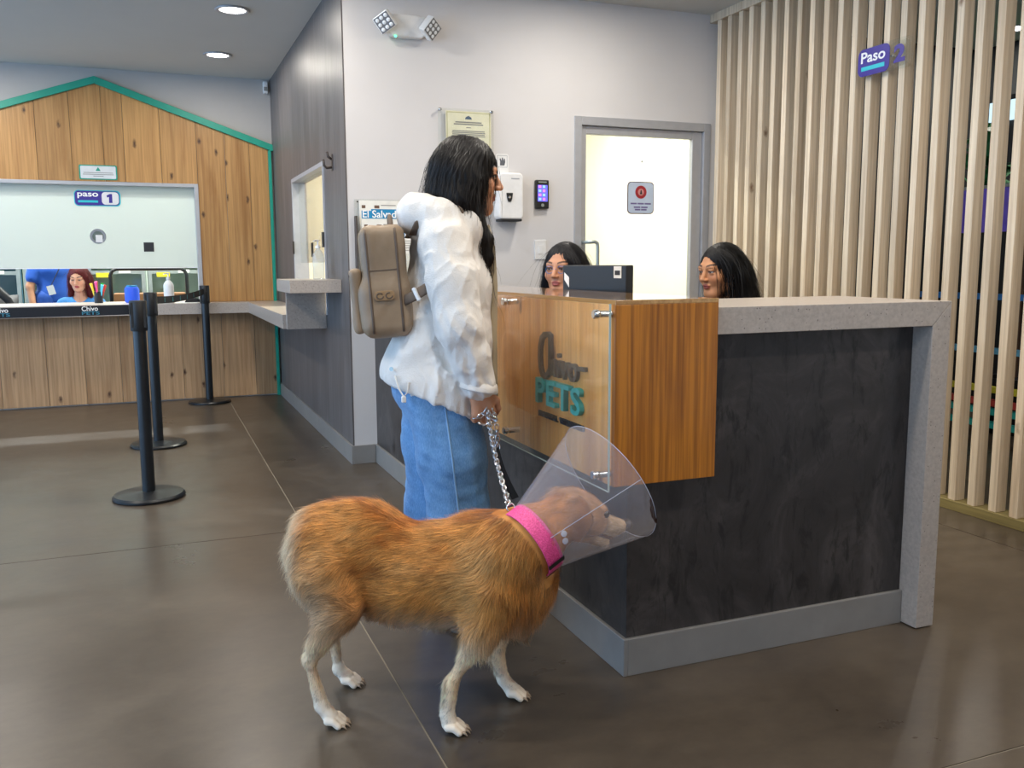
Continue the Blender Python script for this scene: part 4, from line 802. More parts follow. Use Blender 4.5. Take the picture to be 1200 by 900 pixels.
def strands(sdf, roots, nrm, flow, length, seg, width, lift=0.001, out=0.3, curl=0.0, col=None, norm_mix=0.85, grav=0.0, seed=1):
    """ribbons that start at roots, follow flow(P, N) kept just above the surface, and thin out to a point"""
    rg = np.random.default_rng(seed); n = len(roots); P = roots.copy(); L = length if hasattr(length, '__len__') else np.full(n, length); pts = [P.copy()]; nr = [nrm.copy()]; N = nrm.copy()
    D = flow(P, N); D = D-N*(D*N).sum(1, keepdims=True); D /= np.linalg.norm(D, axis=1, keepdims=True)+1e-9; D = D+N*out*0.5; jit = rg.normal(size=(n, 3))*0.18; ph = rg.uniform(0, 6.28, n)
    for i in range(seg):
        d2 = flow(P, N); d2 = d2-N*(d2*N).sum(1, keepdims=True)*0.8; d2 /= np.linalg.norm(d2, axis=1, keepdims=True)+1e-9
        D = D*0.45+d2*0.55+jit*0.5+N*out*(0.35 if i == 0 else 0.1); D[:, 2] -= grav
        if curl: sd = np.cross(N, D); D = D+sd*(curl*np.cos(ph+i*1.3))[:, None]
        D /= np.linalg.norm(D, axis=1, keepdims=True)+1e-9
        P = P+D*(L/seg)[:, None]; dd, N2 = sdf.sample(P); push = np.clip(lift-dd, 0, 0.02); P = P+N2*push[:, None]; near = dd < 0.02; N = np.where(near[:, None], N2, N); pts.append(P.copy()); nr.append(N.copy())
    V = []; Nn = []; Fq = []; base = 0; C = []
    cam_side = CAMP[None]-pts[0]; K = seg+1
    for i in range(K):
        T = pts[min(i+1, seg)]-pts[max(i-1, 0)]; T /= np.linalg.norm(T, axis=1, keepdims=True)+1e-9
        side = np.cross(T, nr[i]); side /= np.linalg.norm(side, axis=1, keepdims=True)+1e-9; w = width*(1-0.85*i/seg)
        V += [pts[i]-side*w/2, pts[i]+side*w/2]; nn = nr[i]*norm_mix+rg.normal(size=(n, 3))*(1-norm_mix)*0.6; nn /= np.linalg.norm(nn, axis=1, keepdims=True); Nn += [nn, nn]
        if col is not None: C += [col[i] if isinstance(col, list) else col]*2
    V = np.stack(V, 1).reshape(-1, 3); Nn = np.stack(Nn, 1).reshape(-1, 3); m = 2*K; b0 = np.arange(n)*m
    F = np.concatenate([np.stack([b0+2*i, b0+2*i+1, b0+2*i+3, b0+2*i+2], 1) for i in range(seg)])
    return V, F, Nn, (np.stack(C, 1).reshape(-1, 3) if col is not None else None)
def scatter(V, F, n, seed=3, keep=None):
    rg = np.random.default_rng(seed); a, b, c, d = (V[F[:, i]] for i in range(4)); ar = np.linalg.norm(np.cross(c-a, d-b), axis=1); ar = ar*keep if keep is not None else ar
    i = rg.choice(len(F), n, p=ar/ar.sum()); u, v = rg.uniform(size=(2, n, 1)); return (a[i]*(1-u)+b[i]*u)*(1-v)+(d[i]*(1-u)+c[i]*u)*v
def vnoise(P, f, seed=0):                  # cheap smooth 3D noise from summed sines, about -1..1
    rg = np.random.default_rng(seed); r = 0
    for i in range(7):
        k = rg.normal(size=3); k *= f*rg.uniform(0.6, 1.5)/np.linalg.norm(k); r = r+np.sin(P@k*6.28+rg.uniform(0, 6.28))
    return r/3.5
def sstep(x, a, b): t = np.clip((x-a)/(b-a), 0, 1); return t*t*(3-2*t)
def mixc(a, b, t): return a*(1-t[:, None])+np.asarray(b)*t[:, None]
# ---------------------------------------------------------------- the dog
DO = np.array([0.60, 2.28, 0.0]); da = math.radians(-28); DD = np.array([math.cos(da), math.sin(da), 0]); DL = np.array([-math.sin(da), math.cos(da), 0]); DU = np.array([0, 0, 1.0]); DM = np.stack([DD, DL, DU], 1)
def d2w(P): return DO+np.asarray(P)@DM.T
def w2d(P): return (np.asarray(P)-DO)@DM
ncw = atk(624, 633, 2.31); axw = (RT*95+UP*63)/FPX*2.31; axw = axw+FW*np.linalg.norm(axw)*math.tan(math.radians(22)); AL = np.linalg.norm(axw); an = axw/AL
ncw0, an0 = ncw, an
dog = thing('dog', 'golden long-haired dog with pale legs standing on the floor, head in a clear cone', 'dog', tuple(DO))
s = SDF(); PAWS = []
s.ell((0.20, 0, 0.405), (0.185, 0.112, 0.150), 0.05).ell((0.29, -0.005, 0.40), (0.115, 0.108, 0.150), 0.05).ell((0.02, 0, 0.393), (0.20, 0.105, 0.137), 0.05).ell((-0.135, 0, 0.475), (0.145, 0.098, 0.120), 0.05).ell((-0.235, 0, 0.455), (0.078, 0.085, 0.115), 0.05)
s.ell((0.245, 0, 0.485), (0.085, 0.075, 0.058), 0.05)
# tail tucked down
s.chain([(-0.27, 0.0, 0.52), (-0.292, 0.0, 0.45), (-0.28, 0.0, 0.36), (-0.24, 0.0, 0.29)], [0.034, 0.032, 0.026, 0.014], 0.03)
for sd_, kn_, hk_, ft_, pw_ in ((-1, (-0.150, -0.102, 0.325), (-0.238, -0.104, 0.172), (-0.212, -0.105, 0.055), (-0.188, -0.105, 0.026)), (1, (-0.13, 0.10, 0.325), (-0.245, 0.12, 0.160), (-0.235, 0.125, 0.05), (-0.212, 0.126, 0.026))):
    s.ell((-0.20, sd_*0.066, 0.425), (0.088, 0.055, 0.125), 0.04, rot=[[0.96, 0, -0.28], [0, 1, 0], [0.28, 0, 0.96]])
    s.chain([(-0.19, sd_*0.085, 0.41), kn_], [0.072, 0.052], 0.03); s.chain([kn_, (hk_[0]+0.02, hk_[1], hk_[2]+0.05), hk_], [0.048, 0.024, 0.0165], 0.02)
    s.chain([hk_, ft_], [0.0165, 0.0165], 0.012); s.chain([ft_, pw_], [0.018, 0.022], 0.012); s.ell((hk_[0]-0.012, hk_[1], hk_[2]+0.012), (0.014, 0.013, 0.018), 0.012)
    PAWS.append((ft_, pw_))
for sd_, sh_, el_, wr_, ft_, pw_ in ((-1, (0.265, -0.092, 0.38), (0.215, -0.100, 0.262), (0.140, -0.104, 0.135), (0.128, -0.106, 0.05), (0.135, -0.107, 0.026)), (1, (0.275, 0.085, 0.38), (0.262, 0.092, 0.25), (0.232, 0.094, 0.125), (0.252, 0.094, 0.055), (0.275, 0.094, 0.027))):
    s.chain([sh_, el_], [0.065, 0.038], 0.04); s.chain([el_, ((el_[0]+wr_[0])/2, el_[1], (el_[2]+wr_[2])/2), wr_], [0.030, 0.020, 0.0185], 0.018); s.chain([wr_, ft_, pw_], [0.0185, 0.017, 0.022], 0.012)
    PAWS.append((ft_, pw_))
# neck and head
NC = w2d(atk(623, 633, 2.31)); N1 = w2d(atk(607, 640, 2.33)); N2 = w2d(atk(652, 612, 2.345))
s.chain([(0.25, -0.01, 0.45), tuple(N1)], [0.105, 0.092], 0.05); s.chain([tuple(N1), tuple(NC), tuple(N2)], [0.090, 0.076, 0.066], 0.03)
HD = atk(738, 614, 2.465)-atk(668, 598, 2.375); HD /= np.linalg.norm(HD); hd = w2d(DO+HD); sv = np.cross(hd, (0, 0, 1)); sv /= np.linalg.norm(sv); uv = np.cross(sv, hd); HR = np.stack([hd, sv, uv], 1)   # sv points to the dog's right, towards the camera
HCc = w2d(atk(676, 600, 2.385))
def hp(f, r, u): return HCc+hd*f+sv*r+uv*u
s.ell(hp(0, 0, 0.002), (0.075, 0.058, 0.056), 0.03, rot=HR); s.ell(hp(-0.03, 0, 0.0), (0.05, 0.055, 0.055), 0.03, rot=HR)
s.chain([hp(0.045, 0, -0.008), hp(0.125, 0, -0.020)], [0.040, 0.027], 0.025); s.cap(hp(0.12, 0, -0.012), hp(0.152, 0, -0.010), 0.024, 0.018, 0.012)
s.chain([hp(0.01, 0, -0.05), hp(0.112, 0, -0.062)], [0.026, 0.013], 0.012); s.ell(hp(0.048, 0.034, -0.022), (0.03, 0.018, 0.026), 0.02, rot=HR)
for r_ in (-1, 1):
    s.ell(hp(0.052, r_*0.030, 0.026), (0.02, 0.014, 0.010), 0.012, rot=HR)
    s.chain([hp(-0.035, r_*0.05, 0.03), hp(-0.03, r_*0.068, -0.015), hp(-0.018, r_*0.070, -0.065)], [0.018, 0.026, 0.012], 0.012, sq=(sv, 0.45))
DISP = lambda P: 0.0035*vnoise(P, 9, 4)
s.grid(0.0058, DISP); dV, dF = s.mesh(); dV = relax(dV, dF, 2)
pv = [(dV, dF)]; off_ = len(dV)
for ft_, pw_ in PAWS:
    sp2 = SDF(); sp2.chain([tuple(np.array(ft_)+np.array([0, 0, 0.012])), ft_, pw_], [0.016, 0.0165, 0.021], 0.01)
    for q in (-1.5, -0.5, 0.5, 1.5):
        a_ = np.array([pw_[0]-0.002, pw_[1]+q*0.0115, 0.021]); k1 = np.array([pw_[0]+0.022-abs(q)*0.005, pw_[1]+q*0.0140, 0.021]); k2_ = np.array([pw_[0]+0.038-abs(q)*0.007, pw_[1]+q*0.0148, 0.0105])
        sp2.cap(a_, k1, 0.0115, 0.0095, 0.004).cap(k1, k2_, 0.0098, 0.0092, 0.002)
    sp2.box((pw_[0], pw_[1], -0.05), (0.2, 0.2, 0.0515), 0.001, 0.002, 's'); sp2.grid(0.0026); v_, f_ = sp2.mesh(); pv.append((relax(v_, f_, 1, 0.3), f_+off_)); off_ += len(v_)
bV = np.concatenate([a for a, b in pv]); bF = np.concatenate([b for a, b in pv])
def L(h): return np.array(srgb(h))
def dogcol(P):
    x, y, z = P.T; n1 = vnoise(P, 5, 11); n2 = vnoise(P, 22, 12)
    c = np.tile(L('#cd8a42'), (len(P), 1))
    c = mixc(c, L('#a9601f'), sstep(n1+0.6*n2, 0.0, 1.1)*0.8); c = mixc(c, L('#e0ab68'), sstep(-n1+0.4*n2, 0.1, 1.2)*0.5)
    c = mixc(c, L('#d7ab78'), sstep(z, 0.36, 0.27)*0.8)                                # lower flank and chest
    c = mixc(c, L('#e6d6c2'), sstep(z, 0.30, 0.225)*sstep(np.abs(x-0.03), 0.22, 0.14))   # pale belly
    c = mixc(c, L('#e8cba4'), sstep(x, -0.225, -0.285)*0.9)                            # pale breeches
    th = np.exp(-(((x+0.205)/0.075)**2+((z-0.33)/0.09)**2)); c = mixc(c, L('#c9a37c'), np.clip(th*1.2, 0, 1)*0.8)
    leg = sstep(z, 0.31, 0.22)*np.clip(sstep(np.abs(x+0.2), 0.13, 0.09)+sstep(np.abs(x-0.2), 0.16, 0.11), 0, 1); c = mixc(c, L('#f4d6ae'), leg)
    c = mixc(c, L('#f6e6d0'), sstep(z, 0.13, 0.05)); c = mixc(c, L('#cfa98d'), leg*sstep(n2, 0.5, 1.3)*0.6)
    h = (P-HCc)@HR; hm = sstep(h[:, 0], -0.09, -0.03)*sstep(z, 0.40, 0.44)*sstep(x, 0.36, 0.40); c = mixc(c, L('#cb9e72'), hm); c = mixc(c, L('#d8bd9c'), hm*sstep(h[:, 0], 0.05, 0.10))
    er = sstep(h[:, 0], 0.02, -0.02)*sstep(np.abs(h[:, 1]), 0.045, 0.06)*hm; c = mixc(c, L('#a9713f'), er); return c
MAT['dog_skin'] = vcol('dog_coat_base', 0.8); MAT['dog_fur'] = vcol('dog_fur', 0.62, spec=0.25, sheen=0.15)
np_mesh('body', d2w(bV), bF, 'dog_skin', dog, dogcol(bV))
def dogflow(P, N):
    x, y, z = P.T; D = np.zeros_like(P); D[:, 0] = -1.0; D[:, 2] = -0.35
    ch = sstep(x, 0.17, 0.30); D[:, 0] += ch*0.75; D[:, 2] -= ch*0.9                   # chest and shoulder fur hangs down
    lg = sstep(z, 0.33, 0.25); D[:, 0] += lg*0.6; D[:, 2] -= lg*0.9; bt = sstep(x, -0.2, -0.28); D[:, 2] -= bt*1.2; D[:, 0] += bt*0.5
    D[:, 2] += 0.45*vnoise(P, 9, 21); D[:, 0] += 0.45*vnoise(P, 9, 22); hm = sstep(x, 0.38, 0.44); D[hm > 0.5] = -hd+np.array([0, 0, -0.2]); return D
nf = 120000
rts = scatter(dV, dF, nf, 5); dd, nn = s.sample(rts); x, y, z = rts.T
lens = np.full(nf, 0.034)*RNG.uniform(0.6, 1.3, nf); lens *= np.where(z < 0.235, 0.30, 1.0); lens = np.where((x > 0.16) & (x < 0.42) & (z > 0.24), lens*1.35, lens); lens = np.where((x < -0.24) & (z > 0.25), lens*1.3, lens); lens = np.where(x > 0.42, lens*0.4, lens); lens = np.where(z < 0.05, 0.006, lens)
fe = (z > 0.08) & (z < 0.17) & (x > 0.05) & (nn[:, 0] < -0.5); lens = np.where(fe, lens*2.6, lens)
bc = dogcol(rts)*RNG.uniform(0.62, 1.3, (nf, 1))*(1+0.28*vnoise(rts*np.array([1, 1.5, 1.5]), 30, 77))[:, None]; nrel = rts-w2d(ncw0); ncl = np.abs(nrel@w2d(DO+an0)) < 0.034; keep = (z > 0.034) & ~(ncl & (np.linalg.norm(nrel, axis=1) < 0.13)) & ((z > 0.2) | (RNG.uniform(size=nf) < 0.4) | fe)
rts, nn, lens, bc = rts[keep], nn[keep], lens[keep], bc[keep]
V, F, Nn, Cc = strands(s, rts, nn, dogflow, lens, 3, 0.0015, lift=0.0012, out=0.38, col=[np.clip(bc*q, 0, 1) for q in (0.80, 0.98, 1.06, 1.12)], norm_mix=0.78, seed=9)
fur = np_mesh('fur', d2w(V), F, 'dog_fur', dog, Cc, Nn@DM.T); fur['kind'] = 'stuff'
# eyes, nose, claws, open mouth
for r_ in (-1, 1): obj('eye', MB().lathe([(0.0, -0.010), (0.008, -0.007), (0.011, 0), (0.008, 0.007), (0.0, 0.010)], d2w(hp(0.062, r_*0.040, 0.016)), 16, DM@sv, cap=False), plain('dog_eye', '#1c1410', 0.15), dog, smooth=True)
nb = SDF(); nb.ell(hp(0.166, 0, -0.004), (0.016, 0.021, 0.017), 0.01, rot=HR); nb.grid(0.003); v_, f_ = nb.mesh(); np_mesh('nose', d2w(v_), f_, plain('dog_nose', '#2a201e', 0.4), dog)
nb = SDF(); nb.chain([hp(0.03, 0, -0.041), hp(0.118, 0, -0.046)], [0.021, 0.014], 0.01, sq=(uv, 0.55)); nb.grid(0.003); v_, f_ = nb.mesh(); np_mesh('mouth', d2w(v_), f_, plain('dog_mouth', '#5a3a3a', 0.4), dog)
for p_ in ((-0.188, -0.105), (-0.212, 0.126), (0.135, -0.107), (0.275, 0.094)):
    for q in (-1.5, -0.5, 0.5, 1.5):
        a_ = np.array([p_[0]+0.044-abs(q)*0.006, p_[1]+q*0.0137, 0.012]); obj('claw', MB().tube([d2w(a_), d2w(a_+np.array([0.009, 0, -0.003])), d2w(a_+np.array([0.014, 0, -0.010]))], [0.004, 0.003, 0.001], 6), plain('claw_horn', '#b79f86', 0.4), dog, smooth=True)
# ---------------------------------------------------------------- collar, cone and chain
cu_ = np.cross(an, (0, 0, 1)); cu_ /= np.linalg.norm(cu_); cv_ = np.cross(cu_, an)
co = thing('dog_collar', 'bright pink dog collar with a black loop around the neck of the dog', 'collar', tuple(ncw-np.array([0, 0, 0.09])))
t = NT('pink_webbing'); f = t.noise(t.coord(), 300, 2); t.set(Base_Color=t.ramp(f, [(0.3, '#c8306f'), (0.7, '#f0589b')]), Roughness=0.55); t.bump(f, 0.3, 0.001); MAT['pink'] = t.m
def band(a0, a1, r, z0, z1, th, n=48, closed=True):
    V = []; F = []; m = n if closed else n+1
    for i in range(m):
        a = a0+(a1-a0)*i/n; d = cu_*math.cos(a)+cv_*math.sin(a)
        for rr, zz in ((r, z0), (r+th, z0), (r+th, z1), (r, z1)): V.append(ncw+d*rr+an*zz)
    for i in range(n):
        for j in range(4): F.append((i*4+j, i*4+(j+1) % 4, ((i+1) % m)*4+(j+1) % 4, ((i+1) % m)*4+j))
    return MB().add(V, F)
obj('webbing', band(0, 2*math.pi, 0.091, -0.024, 0.022, 0.004), 'pink', co, smooth='auto')
obj('keeper_loop', band(-0.52, -0.36, 0.0945, -0.0255, 0.0235, 0.004, 6, False), 'black', co)
for a_ in (-0.95, -1.12): obj('white_stripe', band(a_, a_+0.03, 0.0945, -0.0245, 0.0225, 0.002, 3, False), 'paper', co)
obj('buckle', band(-1.3, -1.16, 0.094, -0.026, 0.024, 0.005, 4, False), 'red', co)
RA = math.radians(112); rd = cu_*math.cos(RA)+cv_*math.sin(RA); ringc = ncw+rd*0.1
obj('ring', MB().tube([ringc+(an*math.cos(q)+rd*math.sin(q))*0.011 for q in np.linspace(0, 2*math.pi, 20, endpoint=False)], 0.0022, 8, closed=True), 'chrome', co, smooth=True)
cn = thing('recovery_cone', 'clear frosted plastic recovery cone around the head of the dog', 'recovery cone', tuple(ncw))
R0, R1 = 0.094, 0.176; nseg = 96; V = []; F = []; rows = 10
for th in (0.0, -0.0012):
    for j in range(rows+1):
        q = j/rows
        for i in range(nseg):
            a = 2*math.pi*i/nseg; r = (R0+(R1-R0)*q)*(1+0.012*math.sin(3*a+1.0)*q)+th; V.append(ncw+an*(0.012+(AL-0.012)*q)+(cu_*math.cos(a)+cv_*math.sin(a))*r)
for j in range(rows):
    for i in range(nseg): F.append((j*nseg+i, j*nseg+(i+1) % nseg, (j+1)*nseg+(i+1) % nseg, (j+1)*nseg+i))
obj('film', MB().add(V[:(rows+1)*nseg], F), 'cone', cn, smooth=True)
rim = [V[rows*nseg+i] for i in range(nseg)]; obj('rim_edge', MB().tube(rim, 0.0008, 6, closed=True), MAT.setdefault('rim', plain('cone_rim', '#b9b7c2', 0.3)), cn, smooth=True)
# bright light streaks modelled as a pale tube and two studs, camera side
for da_ in (0.0,):
    a = 0.3; seam = [ncw+an*(0.012+(AL-0.012)*q)+(cu_*math.cos(a)+cv_*math.sin(a))*(R0+(R1-R0)*q+0.0015) for q in np.linspace(0, 1, 12)]
    obj('light_streak', MB().tube(seam, 0.0009, 6), MAT['rim'], cn, smooth=True)
for q, a in ((0.16, 0.22), (0.14, 0.05)):
    r = R0+(R1-R0)*q; d = cu_*math.cos(a)+cv_*math.sin(a); obj('streak_stud', MB().lathe([(0.008, 0), (0.008, 0.002), (0.005, 0.003)], ncw+an*(AL*q)+d*(r+0.0005), 18, d), MAT['rim'], cn, smooth='auto')
st_ = []
for i in range(9):
    a = -0.55+0.07*i; q = 1.0-0.045*math.sin(i/8*math.pi)-0.01*(i % 2); st_.append((a, q))
V = [ncw+an*(0.012+(AL-0.012)*q)+(cu_*math.cos(a)+cv_*math.sin(a))*(R0+(R1-R0)*q+0.001) for a, q in st_]+[ncw+an*AL+(cu_*math.cos(a)+cv_*math.sin(a))*(R1+0.001) for a, q in st_[::-1]]
obj('brown_stain', MB().prism(V, cu_*0.0008), plain('stain_brown', '#3a1d14', 0.6), cn)
# ---------------------------------------------------------------- people
MAT['skin'] = vcol('skin', 0.5, spec=0.4, bump=0.05, bscale=220); MAT['hair'] = vcol('hair', 0.5, spec=0.3)
class Frame:
    def __init__(s, O, yaw, sc=1.0): a = math.radians(yaw); s.O = np.array(O, float); s.sc = sc; s.M = np.stack([(math.cos(a), math.sin(a), 0), (-math.sin(a), math.cos(a), 0), (0, 0, 1)], 1).astype(float)
    def w(s, P): return s.O+s.sc*(np.asarray(P, float)@s.M.T)
def head_frame(c, yaw, pitch=0, roll=0):     # c and yaw in person space (x forward, y left); returns centre and axes right, forward, up
    y, p, r = (math.radians(q) for q in (yaw, pitch, roll)); f = np.array([math.cos(y)*math.cos(p), math.sin(y)*math.cos(p), math.sin(p)]); rt = np.array([math.sin(y), -math.cos(y), 0]); u = np.cross(rt, f)
    rt, u = rt*math.cos(r)+u*math.sin(r), u*math.cos(r)-rt*math.sin(r); return np.array(c, float), np.stack([rt, f, u], 1)
def head_sdf(lean=0.0):
    s = SDF(); s.ell((0, -0.012, 0.028), (0.073, 0.092, 0.083), 0.02).ell((0, 0.028, -0.032), (0.060, 0.060, 0.074), 0.03).ell((0, 0.066, -0.092), (0.022, 0.020, 0.018), 0.03)
    for q in (-1, 1):
        s.cap((q*0.050, 0.0, -0.050), (q*0.018, 0.060, -0.092), 0.020, 0.015, 0.03).ell((q*0.040, 0.060, -0.022), (0.022, 0.018, 0.020), 0.025).ell((q*0.075, -0.008, -0.008), (0.008, 0.017, 0.030), 0.008)
        s.ell((q*0.076, -0.002, -0.006), (0.006, 0.008, 0.014), 0.006, 's')
    s.cap((-0.036, 0.075, 0.026), (0.036, 0.075, 0.026), 0.012, None, 0.018)
    for q in (-1, 1): s.ell((q*0.031, 0.094, 0.008), (0.017, 0.013, 0.011), 0.012, 's')
    for q in (-1, 1): s.ell((q*0.031, 0.0775, 0.0135), (0.0155, 0.0115, 0.006), 0.004).ell((q*0.031, 0.0775, 0.0005), (0.0145, 0.0105, 0.005), 0.004)
    s.cap((0, 0.085, 0.016), (0, 0.106, -0.022), 0.0065, 0.0105, 0.010)
    for q in (-1, 1): s.ell((q*0.0105, 0.0965, -0.026), (0.0075, 0.009, 0.007), 0.006)
    s.ell((0, 0.0855, -0.0505), (0.0215, 0.010, 0.0062), 0.006).ell((0, 0.084, -0.0605), (0.0185, 0.0105, 0.0072), 0.006).ell((0, 0.099, -0.0553), (0.024, 0.008, 0.0013), 0.003, 's')
    s.cap((0, -0.018, -0.06), (0, -0.035-lean, -0.175), 0.050, 0.054, 0.03); return s
HEAD = head_sdf(); HEAD.grid(0.0032); HV, HF = HEAD.mesh(); HV = relax(HV, HF, 1, 0.4)
def head_colors(P, skin, lip, brow='#1c1412'):
    x, y, z = P.T; c = np.tile(np.array(srgb(skin)), (len(P), 1)); ax = np.abs(x)
    c = mixc(c, np.array(srgb(skin))*np.array([1.05, 0.80, 0.74]), np.exp(-(((ax-0.042)/0.02)**2+((z+0.025)/0.02)**2))*(y > 0.03)*0.5)
    l = sstep((ax/0.0225)**2+((z+0.0555)/0.0125)**2, 1.0, 0.72)*(y > 0.07); c = mixc(c, srgb(lip), l)
    bz = 0.031+0.006*np.sin(np.clip((ax-0.012)/0.04, 0, 1)*2.4); b = sstep(np.abs(z-bz), 0.0048, 0.0026)*(ax > 0.013)*(ax < 0.052)*(y > 0.05); c = mixc(c, srgb(brow), b*0.9)
    e = sstep(((ax-0.031)/0.0165)**2+((z-0.0075)/0.0078)**2, 1.15, 0.8)*(y > 0.06); c = mixc(c, srgb('#3a2620'), e*0.75); return c
def hand(s, W, d, n, t, curl=55, sc=1.0, thumb=1.0, k=0.006):
    W, d, n, t = (np.array(q, float) for q in (W, d, n, t)); d /= np.linalg.norm(d); n -= d*(n@d); n /= np.linalg.norm(n); t = t-d*(t@d)-n*(t@n); t /= np.linalg.norm(t)
    s.cap(W, W+d*0.02*sc, 0.024*sc, 0.027*sc, 0.02, sq=(n, 0.75))
    for q in (-0.6, 0.6): s.cap(W+d*0.015*sc+t*q*0.022*sc, W+d*0.075*sc+t*q*0.036*sc, 0.019*sc, 0.0165*sc, 0.015, sq=(n, 0.8))
    for i, (o, Lf) in enumerate(((0.030, 0.070), (0.0105, 0.080), (-0.0095, 0.075), (-0.028, 0.058))):
        p = W+d*(0.082-0.004*abs(i-1))*sc+t*o*sc; a = math.radians(curl*0.55); seg = [0.45*Lf, 0.31*Lf, 0.24*Lf]
        for j in range(3):
            dr = d*math.cos(a)+n*math.sin(a)+t*o*0.8; dr /= np.linalg.norm(dr); q = p+dr*seg[j]*sc; s.cap(p, q, (0.0092-0.0009*j)*sc, (0.0084-0.0009*j)*sc, k); p = q; a += math.radians(curl)
    b = W+d*0.022*sc+t*0.026*sc; c = b+(t*0.022+d*0.026+n*0.008)*sc; e = c+(d*0.028+n*0.014*thumb+t*0.004)*sc; g = e+(d*0.018+n*0.016*thumb-t*0.004)*sc
    s.cap(b, c, 0.0135*sc, 0.0108*sc, 0.012).cap(c, e, 0.0105*sc, 0.0095*sc, k).cap(e, g, 0.0092*sc, 0.0075*sc, k)
def join(parts):
    Vs, Fs, Cs, o = [], [], [], 0
    for V, F, C in parts: Vs.append(V); Fs.append(F+o); Cs.append(C); o += len(V)
    return np.concatenate(Vs), np.concatenate(Fs), np.concatenate(Cs)
def skin_piece(fr, s, h, skin, relaxit=1):
    s.grid(h); V, F = s.mesh(); V = relax(V, F, relaxit, 0.4); return fr.w(V), F, np.tile(np.array(srgb(skin)), (len(V), 1))*(1+0.05*vnoise(V, 14, 2))[:, None]
def cloth(fr, name, s, h, mat, parent, disp=None, it=1):
    s.grid(h, disp); V, F = s.mesh(); V = relax(V, F, it, 0.4); return np_mesh(name, fr.w(V), F, mat, parent)
def head_piece(fr, hf, skin, lip, sc=1.0): c, M = hf; return fr.w(c+(HV*sc)@M.T), HF, head_colors(HV, skin, lip)
def eyes(fr, hf, parent, sc=1.0, look=(0, 0)):
    c, M = hf
    for q in (-1, 1):
        p = np.array([q*0.031, 0.0735, 0.007]); n, m = 16, 10; V = []; C = []; g = np.array([look[0], 1, look[1]], float); g /= np.linalg.norm(g)
        for i in range(m+1):
            th = math.pi*i/m
            for j in range(n):
                d = np.array([math.sin(th)*math.cos(2*math.pi*j/n), math.cos(th), math.sin(th)*math.sin(2*math.pi*j/n)]); V.append(p+d*0.0118); cs = d@g; C.append(srgb('#0c0807') if cs > 0.93 else srgb('#3a2416') if cs > 0.83 else srgb('#d9d2cb'))
        F = np.array([(i*n+j, i*n+(j+1) % n, (i+1)*n+(j+1) % n, (i+1)*n+j) for i in range(m) for j in range(n)])[:, ::-1]
        np_mesh('eye', fr.w(c+(np.array(V)*sc)@M.T), F, MAT.setdefault('eye', vcol('eye', 0.12)), parent, np.array(C))
def hair(fr, hf, s, parent, colr, n, length, part=0.0, width=0.0017, curl=0.1, seed=1, sc=1.0, h=0.004, backflow=0.0, rootz=-0.03, wisps=0, groove=0.0016):
    c, M = hf
    def dp(P): a = np.arctan2(P[:, 0], P[:, 1]+0.02); return groove*np.sin(a*46+9*vnoise(P, 4, seed))+0.002*vnoise(P, 9, seed+1)
    s.grid(h, dp); V, F = s.mesh(); cl = np.array(srgb(colr)); col = np.tile(cl, (len(V), 1))*(1+0.25*vnoise(V, 25, seed+2))[:, None]
    ho = np_mesh('hair', fr.w(c+(V*sc)@M.T), F, 'hair', parent, np.clip(col, 0, 1))
    keep = (V[F].mean(1)[:, 2] > rootz).astype(float)+0.15; R = scatter(V, F, n, seed+3, keep); _, N = s.sample(R); rg = np.random.default_rng(seed)
    def flow(P, Nn):
        D = np.zeros_like(P); D[:, 2] = -1.0; top = sstep(P[:, 2], 0.03, 0.10); D[:, 0] += np.sign(P[:, 0]-part)*top*1.2; D[:, 1] += -top*0.5-backflow*sstep(P[:, 2], -0.06, 0.06); return D
    L = length*rg.uniform(0.45, 1.15, n); b = cl*rg.uniform(0.6, 1.5, (n, 1))
    V2, F2, N2, C2 = strands(s, R, N, flow, L, 8, width, lift=0.0015, out=0.02, curl=curl, col=b, norm_mix=0.9, grav=0.35, seed=seed)
    so = np_mesh('hair_strands', fr.w(c+(V2*sc)@M.T), F2, 'hair', ho, np.clip(C2, 0, 1), N2@M.T@fr.M.T); so['kind'] = 'stuff'; return ho
def fabric(name, c, rough=0.75, scale=220, bump=0.25, var=0.08, fold=0.0):
    t = NT(name); f = t.noise(t.coord(), scale, 2); f2 = t.noise(t.coord(), 9, 5, 0.6); c = srgb(c) if isinstance(c, str) else c
    t.set(Base_Color=t.ramp(f2, [(0.3, tuple(x*(1-var) for x in c)), (0.7, tuple(min(1, x*(1+var)) for x in c))]), Roughness=rough, Sheen_Weight=0.15)
    if fold:
        ad = t.n('ShaderNodeMath', operation='MULTIPLY_ADD'); t.l(t.noise(t.coord((1, 1, 0.7)), 16, 4, 0.55, 1.2), ad.inputs[0]); ad.inputs[1].default_value = fold; t.l(f, ad.inputs[2]); t.bump(ad.outputs[0], 0.35, 0.006)
    else: t.bump(f, bump, 0.001)
    return t.m

